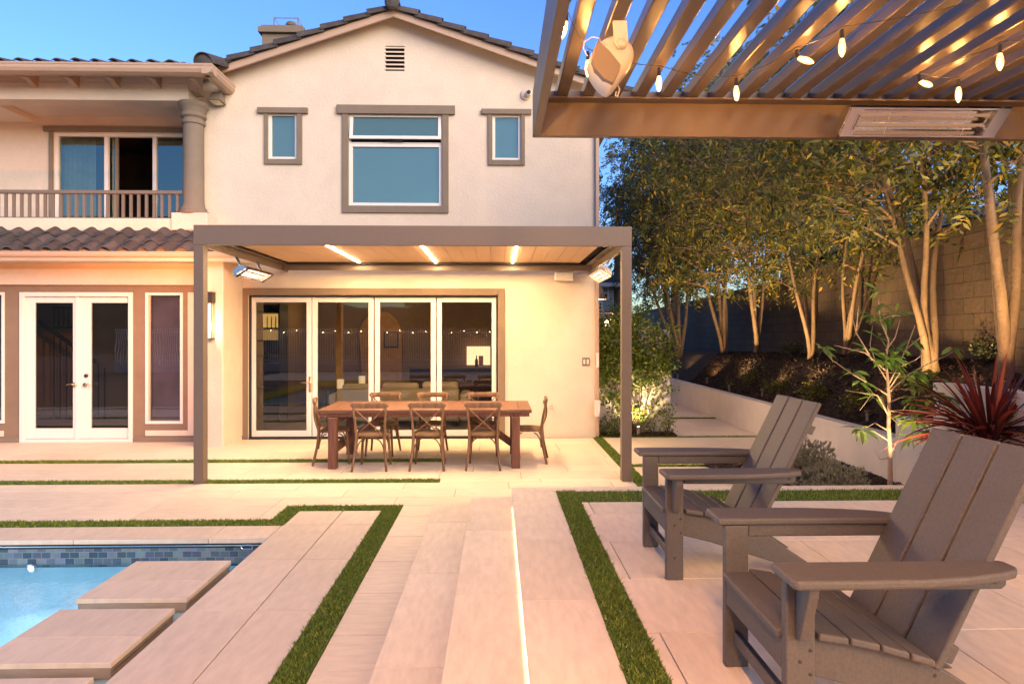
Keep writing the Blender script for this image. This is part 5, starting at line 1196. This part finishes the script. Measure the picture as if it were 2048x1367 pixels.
# palm behind
t=thing('palm_tree','feathery palm fronds showing beside the house corner above the trees','palm',(5.9,31,0)); q=MB(); q.tube([(5.9,31,0),(6.0,31,5),(6.1,31,9.0)],[.22,.18,.16],10); q.build('trunk',M['barkd'],t)
V=[];Fq=[]; o=0
for k in range(22):
    a=2*math.pi*k/22+random.uniform(-.1,.1); L=random.uniform(2.0,2.6); el=random.uniform(-.1,.9); p=Vector((6.1,31,9.0)); prev=p; d=Vector((math.cos(a)*math.cos(el),math.sin(a)*math.cos(el),math.sin(el)))
    for j in range(26):
        d=(d+Vector((0,0,-.065))).normalized(); p=p+d*L/26; s=d.cross(Vector((0,0,1))).normalized()
        for sd_ in (-1,1):
            e=p+(s*sd_*.6+d*.55+Vector((0,0,-.45))).normalized()*.48*(1-.5*j/26); V+=[tuple(p-d*.02),tuple(p+d*.02),tuple(e)]; Fq.append((o,o+1,o+2)); o+=3
npmesh('fronds',np.array(V),np.array(Fq),M['leaf_dark'],t)
# shrubs on the slope
def shrub(name,label,loc,r,n,ln,wd,leaf,group=None,upb=.4,h=None,cat='shrub'):
    t=thing(name,label,cat,loc,group); h=h or r; cs=[]; q=MB(); L=Vector(loc)
    for k in range(12):
        v=Vector((random.gauss(0,.5)*r,random.gauss(0,.5)*r,abs(random.gauss(.55,.3))*h)); cs.append(tuple(L+v)); q.tube(curve(L+Vector((0,0,-.02)),L+v,4,.1),[.006,.005,.004,.003,.002],4)
    q.build('stems',M['barkd'],t)
    V,Fc=leafcloud(cs,np.array([.2*r+.02,.2*r+.02,.2*h]),n//12,ln,wd,droop=0,upb=upb); npmesh('foliage',V,Fc,M[leaf],t); return t
for i,(px,py,r,lab) in enumerate([(1500,768,.28,'bushy green shrub low on the slope, leftmost of the slope shrubs'),(1562,782,.24,'small green shrub low on the slope behind the farther lounge chair'),(1632,786,.24,'small green shrub on the slope right of the farther chair back'),(1712,800,.26,'small green shrub on the slope beside the thin young tree'),(1585,700,.25,'dark low shrub high on the slope at the foot of the block wall'),(1975,694,.28,'dark low shrub against the block wall left of the nearest thick trunk')]):
    X=5.15 if py>720 else 5.9; p=P(px,py,X=X); z=tz(p.x,p.y); shrub('shrub',lab,(p.x,p.y,z),r*.85,700,.045,.02,'leaf_dark' if py<720 else 'leaf_tree','shrubs scattered over the slope',upb=.3)
for i,(px,lab) in enumerate([(1212,'small boxy shrub at the foot of the vine wall, leftmost'),(1232,'small boxy shrub at the foot of the vine wall, just left of the pergola post'),(1306,'small boxy shrub at the foot of the vine wall, right of the uplight'),(1334,'small boxy shrub at the right end of the vine wall')]):
    p=P(px,868,Y=VY-.2); shrub('shrub',lab,(p.x,p.y,.02),.13,300,.04,.024,'leaf_vine','small shrubs along the vine wall',upb=.3,h=.27 if px!=1334 else .36)
# vine
t=thing('climbing_vine','leafy green vine trained over the cream wall and lit from below','vine',((1.8+vx1)/2,VY-.05,0))
def inv(px,py):
    if px<1190: return 0
    top=640 if px<1245 else 655-5*math.sin(px/9)
    if py<top-12: return 0
    lo=765+10*math.sin(px/7) if px<1300 else 760-(px-1300)*.5
    w_=1.0
    if py>lo: w_=.10 if px<1245 else (.5 if px<1275 else .15)
    if px>1270 and py<690: w_=.45
    if px>1350: w_=.25
    if py>830: w_*=.4 if 1250<px<1290 else .0
    if 1200<px<1245 and 790<py<835: w_=.22
    return w_
pts=[]
while len(pts)<640:
    px=random.uniform(1190,1352); py=random.uniform(632,850)
    if random.random()<inv(px,py)*(.65+.5*math.sin(px*.21)*math.sin(py*.17)): p=P(px,py,Y=VY-.06-abs(random.gauss(0,.06))); pts.append((p.x,p.y,p.z))
V,Fc=leafcloud(pts,np.array([.045,.03,.045]),8,.072,.044,droop=.1); npmesh('leaves',V,Fc,M['leaf_vine'],t)
q=MB()
rt=P(1274,870,Y=VY-.12)
for k in range(26):
    e=pts[random.randrange(len(pts))]; q.tube(curve((rt.x+random.uniform(-.06,.06),VY-.10,.02),(e[0],VY-.03,e[2]),9,.10),[.009-.0007*i for i in range(10)],5)
for (x_,y_) in ((1206,760),(1215,800),(1228,835)):
    e=P(x_,y_,Y=VY-.03); q.tube(curve((rt.x,VY-.06,1.2),e,10,.15),.004,4)
q.build('stems',M['bark'],t,smooth=True)
ul=P(1277,868,Y=VY-.3); t=thing('uplight','small bronze uplight at the foot of the vine wall','garden light',(ul.x,VY-.3,.03)); q=MB(); q.tube([(ul.x,VY-.3,.03),(ul.x,VY-.29,.17)],[.028,.03],12); q.build('body',M['trim'],t)
q=MB(); q.tube([(ul.x,VY-.29,.1705),(ul.x,VY-.29,.172)],[.022,.022],12); q.build('lens',emis('uplight_lens',(1,.75,.4),3),t)
lamp('SPOT','uplight_lamp',(ul.x-.03,VY-.42,.2),24,(1,.70,.34),.02,target=(ul.x+.0,VY+.05,1.0),cone=120,blend=.8)
# uplights on the slope
ups=[(1414,724,'small bronze path light on the slope left of the orange lit trunks',(1448,620,15.9),60),(1525,730,'small bronze path light on the slope left of the slender pale tree',(1620,600,11.3),46),(1735,745,'small bronze path light on the slope between two multi-trunk trees',(1800,560,8.6),34),(1905,748,'small bronze path light low on the slope behind the red leaved plant',(1880,540,8.2),30),(2010,790,'small bronze path light near the wall at the right edge',(2000,480,6.4),26)]
for (px,py,lab,tg,e) in ups:
    p=P(px,py,X=5.02); z=tz(p.x,p.y)+.02; t=thing('path_light',lab,'garden light',(p.x,p.y,z),'path lights on the mulched slope'); q=MB(); q.tube([(p.x,p.y,z-.03),(p.x,p.y,z+.10)],.022,10); q.build('body',M['trim'],t)
    q=MB(); q.lathe([(.04,0),(.045,.012),(.03,.02)],(p.x,p.y,z+.10),12); q.build('cap',M['brass'],t)
    lamp('SPOT','path_lamp',(p.x-.02,p.y-.05,z+.16),e*.5,(1,.56,.22),.03,target=P(tg[0],tg[1],Y=tg[2]),cone=110,blend=.9)
for (x,y,tx,ty_,tz_,e,lab) in [(4.95,5.2,5.0,6.3,4.6,95,'added bronze spotlight in the mulch below the thick trunked tree'),(4.9,7.0,4.9,8.1,4.6,130,'added bronze spotlight in the mulch before the wide multi-trunk tree'),(4.95,10.35,5.3,11.0,5.0,190,'added bronze spotlight before the slender pale tree'),(4.95,13.2,5.6,14.6,5.5,210,'added bronze spotlight before the greyish twin trunk tree'),(4.95,17.0,5.6,18.6,4.4,60,'added bronze spotlight before the dark leafy tree at the far end')]:  # spotlights added to brighten the tree crowns
    z=tz(x,y)+.02; t=thing('crown_fill_light',lab,'garden light',(x,y,z),'added spotlights aimed up into the trees'); q=MB(); q.tube([(x,y,z-.03),(x,y+.02,z+.12)],.026,10); q.build('body',M['trim'],t)
    lamp('SPOT','crown_fill',(x,y+.02,z+.16),e,(1,.62,.24),.04,target=(tx,ty_,tz_),cone=120,blend=.9)
# young tree
t=thing('young_tree','thin young fruit tree with sparse green leaves in the planting bed','tree',(3.75,6.15,.05)); YT=6.15
def yp(x,y,dy=0): return P(x,y,Y=YT+dy)
q=MB(); bpts=[yp(1781,990),yp(1780,960),yp(1780,900),yp(1777,850),yp(1778,800),yp(1776,765),yp(1772,720),yp(1777,680),yp(1760,640),yp(1757,598)]
bpts[0].z=.03
q.tube(bpts,[.026,.024,.020,.019,.017,.014,.010,.008,.006,.003],9); q.build('trunk',M['barky'],t,smooth=True)
BR=[[(1777,790),(1740,768),(1700,745),(1665,720),(1645,700)],[(1777,765),(1752,725),(1740,690),(1745,650)],[(1745,720),(1712,665),(1703,625)],[(1712,665),(1717,612)],[(1776,770),(1795,735),(1815,690),(1830,650)],[(1810,700),(1852,665)],[(1777,785),(1815,750),(1850,730),(1890,712),(1910,700)],[(1778,805),(1800,795),(1840,792),(1880,792),(1905,788)],[(1776,860),(1750,845),(1720,862)],[(1776,880),(1745,860),(1722,865)],[(1778,830),(1800,850),(1795,880),(1785,900)],[(1780,915),(1760,918),(1750,900)],[(1771,740),(1730,705),(1668,690)],[(1778,835),(1765,800),(1745,785),(1720,820)],[(1772,700),(1790,675),(1800,640)],[(1780,775),(1800,745),(1760,745)],[(1777,830),(1755,790),(1690,780)],[(1778,820),(1830,830),(1860,850)],[(1795,735),(1830,720),(1850,705)],[(1760,640),(1790,630),(1800,632)]]
q=MB()
for bch in BR:
    dy=random.uniform(-.25,.25); m=len(bch); pp=[yp(x,y,dy*i/(m-1)) for i,(x,y) in enumerate(bch)]
    q.tube(pp,[.0085*(1-.75*i/(m-1)) for i in range(m)],6)
q.build('branches',M['barky'],t,smooth=True)
LC=[(1757,582,7),(1748,630,9),(1765,635,8),(1790,630,5),(1645,697,6),(1908,697,7),(1780,715,9),(1768,722,9),(1790,722,9),(1800,700,5),(1815,752,12),(1840,745,12),(1840,770,12),(1828,800,14),(1845,820,14),(1860,800,12),(1830,840,8),(1722,858,7),(1880,790,6),(1905,795,6),(1757,675,5),(1735,700,4),(1720,765,4),(1750,795,3),(1810,835,5),(1822,870,6),(1850,860,6),(1703,745,3),(1820,680,3),(1862,760,5)]
cs=[];
V=[];Fl=[];o=0
for (x,y,n) in LC:
    c=yp(x,y,random.uniform(-.12,.12))
    for k in range(n+3):
        d=Vector((random.gauss(0,1),random.gauss(0,1),random.gauss(-.2,.5))).normalized(); L=random.uniform(.11,.18); s=d.cross(Vector((random.gauss(0,.4),random.gauss(0,.4),1))).normalized()*L*.14; p0=c+d*.01
        pA=p0+d*L*.4+Vector((0,0,.008)); pB=p0+d*L*.75+Vector((0,0,-.006)); pC=p0+d*L+Vector((0,0,-.03))
        V+=[p0,pA-s,pA+s,pB-s*.8,pB+s*.8,pC]; Fl+=[(o,o+1,o+2,o+2),(o+1,o+3,o+4,o+2),(o+3,o+5,o+4,o+4)]; o+=6
lm=MB(); lm.v=[tuple(v) for v in V]; lm.f=[tuple(dict.fromkeys(f)) for f in Fl]; lm.build('leaves',M['leaf_young'],t)
yl=yp(1782,958); lamp('SPOT','young_tree_fill',(yl.x-.12,5.75,.15),60,(1,.66,.34),.02,target=yp(1775,720),cone=60,blend=.8)  # lamp added to brighten the young tree's stem and leaves
t=thing('uplight','added small bronze uplight at the foot of the young tree','garden light',(yl.x-.12,5.75,.05)); q=MB(); q.tube([(yl.x-.12,5.75,.03),(yl.x-.12,5.75,.13)],.025,10); q.build('body',M['trim'],t)
# lavender mounds
def lav(label,c,r,h,n):
    t=thing('lavender',label,'shrub',c,'lavender mounds in the planting bed'); c=np.array(c)
    u=RNG.normal(0,1,(n,3)); u[:,2]=np.abs(u[:,2])+.15; u/=np.linalg.norm(u,axis=1,keepdims=True); rad=RNG.uniform(.45,1,n)[:,None]
    bump=1+.14*np.sin(u[:,0:1]*7+3)*np.cos(u[:,1:2]*6)+.08*np.sin(u[:,2:3]*9)
    cs=c+u*np.array([r,r,h])*rad*bump
    nn=7; p=np.repeat(cs,nn,0); d=np.repeat(u,nn,0)+RNG.normal(0,.45,(n*nn,3)); d[:,2]+=.5; d/=np.linalg.norm(d,axis=1,keepdims=True)
    s=np.cross(d,RNG.normal(0,1,(n*nn,3))); s/=np.linalg.norm(s,axis=1,keepdims=True); L=RNG.uniform(.025,.05,n*nn)[:,None]; w=.0032
    V=np.stack([p-s*w,p+s*w,p+s*w*.8+d*L,p-s*w*.8+d*L],1).reshape(-1,3); npmesh('foliage',V,np.arange(4*n*nn).reshape(-1,4),M['leaf_lav'],t)
    q=MB()
    for k in range(24): a=random.uniform(0,6.28); q.tube(curve(Vector(c),Vector(c)+Vector((math.cos(a)*r*.75,math.sin(a)*r*.75,h*random.uniform(.3,.8))),4,.1),.004,4)
    q.build('stems',M['barkd'],t)
p=P(1625,920,Y=6.6); lav('grey green lavender mound partly hidden behind the farther chair back',(p.x,6.75,.05),.40,.56,1900)
p=P(1690,950,Y=6.0); lav('grey green lavender mound to the left of the young tree trunk',(p.x-.02,6.1,.05),.38,.42,1900)
# cordyline
def blades(label,c,n,Lr,loc_group=None):
    t=thing('red_leaved_plant',label,'plant',c); c=Vector(c); V=[];Fc=[];o=0
    for k in range(n):
        a=random.uniform(0,2*math.pi); el=random.uniform(.12,1.45) if k>n*.2 else random.uniform(-.05,.4); L=random.uniform(*Lr); d=Vector((math.cos(a)*math.cos(el),math.sin(a)*math.cos(el),math.sin(el))); p=c+Vector((math.cos(a)*.04,math.sin(a)*.04,random.uniform(.0,.22))); W=random.uniform(.013,.021); m=9
        sag=random.uniform(.03,.17)
        s=d.cross(Vector((0,0,1))).normalized(); rolls=random.uniform(-.7,.7)
        for j in range(m+1):
            u=j/m; w=W*(math.sin(math.pi*min(1,(u*.82+.16)))**.7)*(1 if u<.98 else .1); nrm=s.cross(d).normalized(); ss=(s*math.cos(rolls)+nrm*math.sin(rolls))
            V+=[tuple(p-ss*w+nrm*w*.45),tuple(p),tuple(p+ss*w+nrm*w*.45)]
            if j<m: b_=o+3*j; Fc+=[(b_,b_+1,b_+4,b_+3),(b_+1,b_+2,b_+5,b_+4)]
            d=(d+Vector((0,0,-sag*(.4+u)))).normalized(); p=p+d*L/m
        o+=3*(m+1)
    npmesh('blades',np.array(V),np.array(Fc),M['leaf_red'],t)
    q=MB(); q.tube([tuple(c+Vector((0,0,-.05))),tuple(c+Vector((0,0,.25)))],[.05,.04],8); q.build('stem',M['barkd'],t)
p=Vector((4.28,5.5,.3)); blades('spiky dark red leaved plant behind the nearest lounge chair',(4.42,5.5,.72),150,(.42,.88))
lamp('SPOT','plant_uplight_lamp',(4.2,5.2,.3),7,(1,.5,.25),.02,target=(4.3,5.6,1.1),cone=110,blend=.9)
# outdoor shower + pendant on the side of the house
a=P(1199,583,Y=12.6); t=thing('pendant_light','dark cone shaped pendant light glowing beyond the house corner','pendant light',(a.x,12.6,a.z))
q=MB(); zt3=P(0,566,Y=12.6).z; zb3=P(0,597,Y=12.6).z; q.lathe([(.012,zt3),(.15,zb3),(.145,zb3+.001),(.008,zt3-.01)],(a.x,12.6,0),24,close=False); q.build('lamp_shade',M['trim'],t,smooth=True)
q=MB(); q.tube([(a.x,12.6,zt3),(a.x,12.6,zt3+.5),(RX1+.01,12.6,zt3+.5)],.009,6); q.build('arm',M['black'],t)
q=MB(); q.lathe([(.05,zb3+.0),(.05,zb3+.05),(.02,zb3+.07)],(a.x,12.6,0),14); q.build('bulb',emis('pendant_bulb',(1,.6,.3),25),t); lamp('POINT','pendant_lamp',(a.x,12.6,zb3-.04),9,(1,.58,.28),.04)
Y_=11.9; a=P(1190,626,Y=Y_); b=P(1224,626,Y=Y_); c=P(1228,636,Y=Y_); t=thing('outdoor_shower','copper shower arm reaching out beyond the house corner','shower',(a.x,Y_,a.z)); M['copper']=mat('copper',(.85,.42,.22),.25,.05,8,metal=1)
q=MB(); q.tube([(RX1+.002,Y_,a.z),(b.x,Y_,a.z),(c.x-.01,Y_,a.z-.02),(c.x,Y_,c.z-.02)],.016,10); q.build('arm',M['copper'],t,smooth=True); q=MB(); q.lathe([(.02,.03),(.09,.0),(.09,-.012)],(c.x,Y_,c.z-.04),20); q.build('shower_head',M['copper'],t)
lamp('POINT','shower_lamp',(P(1214,646,Y=13).x,13.0,P(1214,646,Y=13).z),5,(1,.6,.3),.04)
a=P(1214,646,Y=13.2); t=thing('wall_lantern','small bright lantern shining above the vine beyond the house corner','lantern',(a.x,13.2,a.z)); q=MB(); q.lathe([(.03,-.05),(.05,0),(.03,.05)],(a.x,13.2,a.z),14); q.build('globe',emis('lantern_globe',(1,.65,.35),20),t); q=MB(); q.tube([(a.x,13.2,a.z-.05),(a.x,13.2,0)],.012,6); q.build('post',M['black'],t)
# neighbour houses
YN2=30; a=P(1160,700,Y=YN2); b=P(1228,700,Y=YN2); zt_n=P(0,573,Y=YN2).z
t=thing('neighbour_house','grey siding house with white windows seen beyond the house corner','house',(b.x-2.5,YN2,0))
q=MB(); q.box(b.x-6,YN2,0,b.x,YN2+8,zt_n+.3); q.build('wall',M['siding'],t)
q=MB(); q.prism([(b.x-6.5,zt_n+.25),(b.x+.55,zt_n+.05),(b.x+.55,zt_n+.2),(b.x-.6,zt_n+.85),(b.x-6.5,zt_n+2.6)],1,YN2-.5,YN2+8); q.build('roof',mat('slate_roof',(.07,.08,.11),.8,.2,6),t)
q=MB(); q.box(b.x-6.5,YN2-.54,zt_n+.02,b.x+.58,YN2-.5,zt_n+.2); q.build('fascia',M['vinyl'],t)
for (px0,py0,px1,py1) in ((1204,573,1218,599),(1189,602,1206,621)):
    c=P(px0,py1,Y=YN2); d=P(px1,py0,Y=YN2); q=MB(); frame(q,c.x,c.z,d.x,d.z,.10,YN2-.06,YN2-.001); q.box(c.x+.1,YN2-.05,(c.z+d.z)/2-.04,d.x-.1,YN2-.002,(c.z+d.z)/2+.04); q.box((c.x+d.x)/2-.03,YN2-.045,(c.z+d.z)/2+.04,(c.x+d.x)/2+.03,YN2-.002,d.z-.1); wn=q.build('window',M['vinyl'],t); q=MB(); q.box(c.x+.1,YN2-.02,c.z+.1,d.x-.1,YN2-.003,d.z-.1); q.build('pane',M['dark'],wn)
q=MB(); c=P(1188,646,Y=26); q.box(c.x-3,26,.0,P(1222,646,Y=26).x,26.15,c.z+.1); tag(q.build('white_fence',M['vinyl']),'pale fence in front of the grey siding neighbour house','fence')
t=thing('hedge','clipped green hedge between the neighbour house and the pergola post','hedge',(5.0,22,0)); cs=[]; a=P(1224,612,Y=22); b=P(1262,612,Y=22)
for _ in range(420): cs.append((random.uniform(a.x,b.x+.6),random.uniform(21.8,23),random.uniform(.5,a.z)))
V,Fc=leafcloud(cs,np.array([.07,.07,.07]),14,.09,.05,droop=0); npmesh('foliage',V,Fc,M['leaf_vine'],t); q=MB(); q.tube([(5,22.4,0),(5,22.4,1.5)],.08,8); q.build('trunk',M['barkd'],t)
lamp('SPOT','hedge_lamp',(4.2,18.5,.6),40,(1,.62,.28),.05,target=(4.9,21.5,2.4),cone=90,blend=.8)
t=thing('neighbour_house','pale house behind the block wall glimpsed between the leaves','house',(13,15,1)); q=MB(); q.box(11,11,.9,18,24,4.3); q.build('wall',M['stucco_w'],t)
q=MB(); q.prism([(10.4,4.3),(18.6,4.3),(14.5,5.6)],1,10.4,24.6); q.build('roof',mat('slate_roof2',(.09,.09,.10),.8,.2,6),t)
q=MB(); q.box(10.97,13,2.6,10.999,14.4,3.8); q.build('window',M['dark'],t)
# ============================================================ BEHIND THE VIEWER (seen only in the glass)
q=MB(); x=-18
while x<14: q.box(x,-9.0,.35,x+.03,-8.96,2.05); x+=.115
fn=thing('picket_fence','white metal picket fence across the far side of the yard behind the viewer','fence',(-2,-9,0)); q.build('pickets',M['vinyl'],fn)
q=MB(); q.box(-18,-9.02,1.85,14,-8.955,1.89); q.box(-18,-9.02,.5,14,-8.955,.54); q.build('rails',M['vinyl'],fn)
q=MB(); q.box(-18,-9.15,-.02,14,-8.85,.35); q.build('kerb_wall',M['stucco_w'],fn)
fl=thing('string_lights','row of small glowing bulbs along the picket fence behind the viewer','string light',(-2,-8.8,2))
q=MB(); q2=MB(); x=-14; cp_=[]
while x<9: 
    z=1.92+.05*math.cos(x*4); cp_.append((x,-8.85,z+.03)); q.lathe([(.001,-.03),(.028,0),(.001,.03)],(x,-8.85,z-.02),8,close=False); x+=.62
q.build('bulbs',emis('fence_bulb',(1,.6,.25),22),fl); q2.tube(cp_,.006,5); q2.build('cord',M['black'],fl)
q=MB(); nx=60
for i in range(nx+1):
    X=-150+5*i; h=7.5+1.8*math.sin(X*.05)+1.2*math.sin(X*.13+1)+.5*math.sin(X*.5)
    q.v+=[(X,-30,-.5),(X,-60,h*.75),(X,-95,h*1.35),(X,-160,h*1.2)]
for i in range(nx):
    for j in range(3): a=i*4+j; q.f.append((a,a+4,a+5,a+1))
setk(q.build('hill',mat('dark_hillside',(.035,.045,.02),.95,.6,.15,.8,.4),smooth=True),'structure')
for (x,y,h,r) in ((-13,-14,5.5,2.6),(6,-13,6.5,2.8),(-3,-19,5,3)):
    tree('dark garden tree behind the viewer near x %d'%x if 0 else {-13:'dark tree beyond the picket fence toward the pool side',6:'dark tree beyond the picket fence toward the deck side',-3:'dark tree on the rise beyond the picket fence'}[x],(x,y,0),[(x-.8,y,h*.6),(x+.8,y+.3,h*.65),(x,y-.6,h*.7)],(x,y,h*.65),(r,r,h*.35),40,16,.12,'leaf_dark','barkd',zmin=1.5,ln=.22,wd=.11,sig=.7,sprig=6,group='dark trees beyond the picket fence')
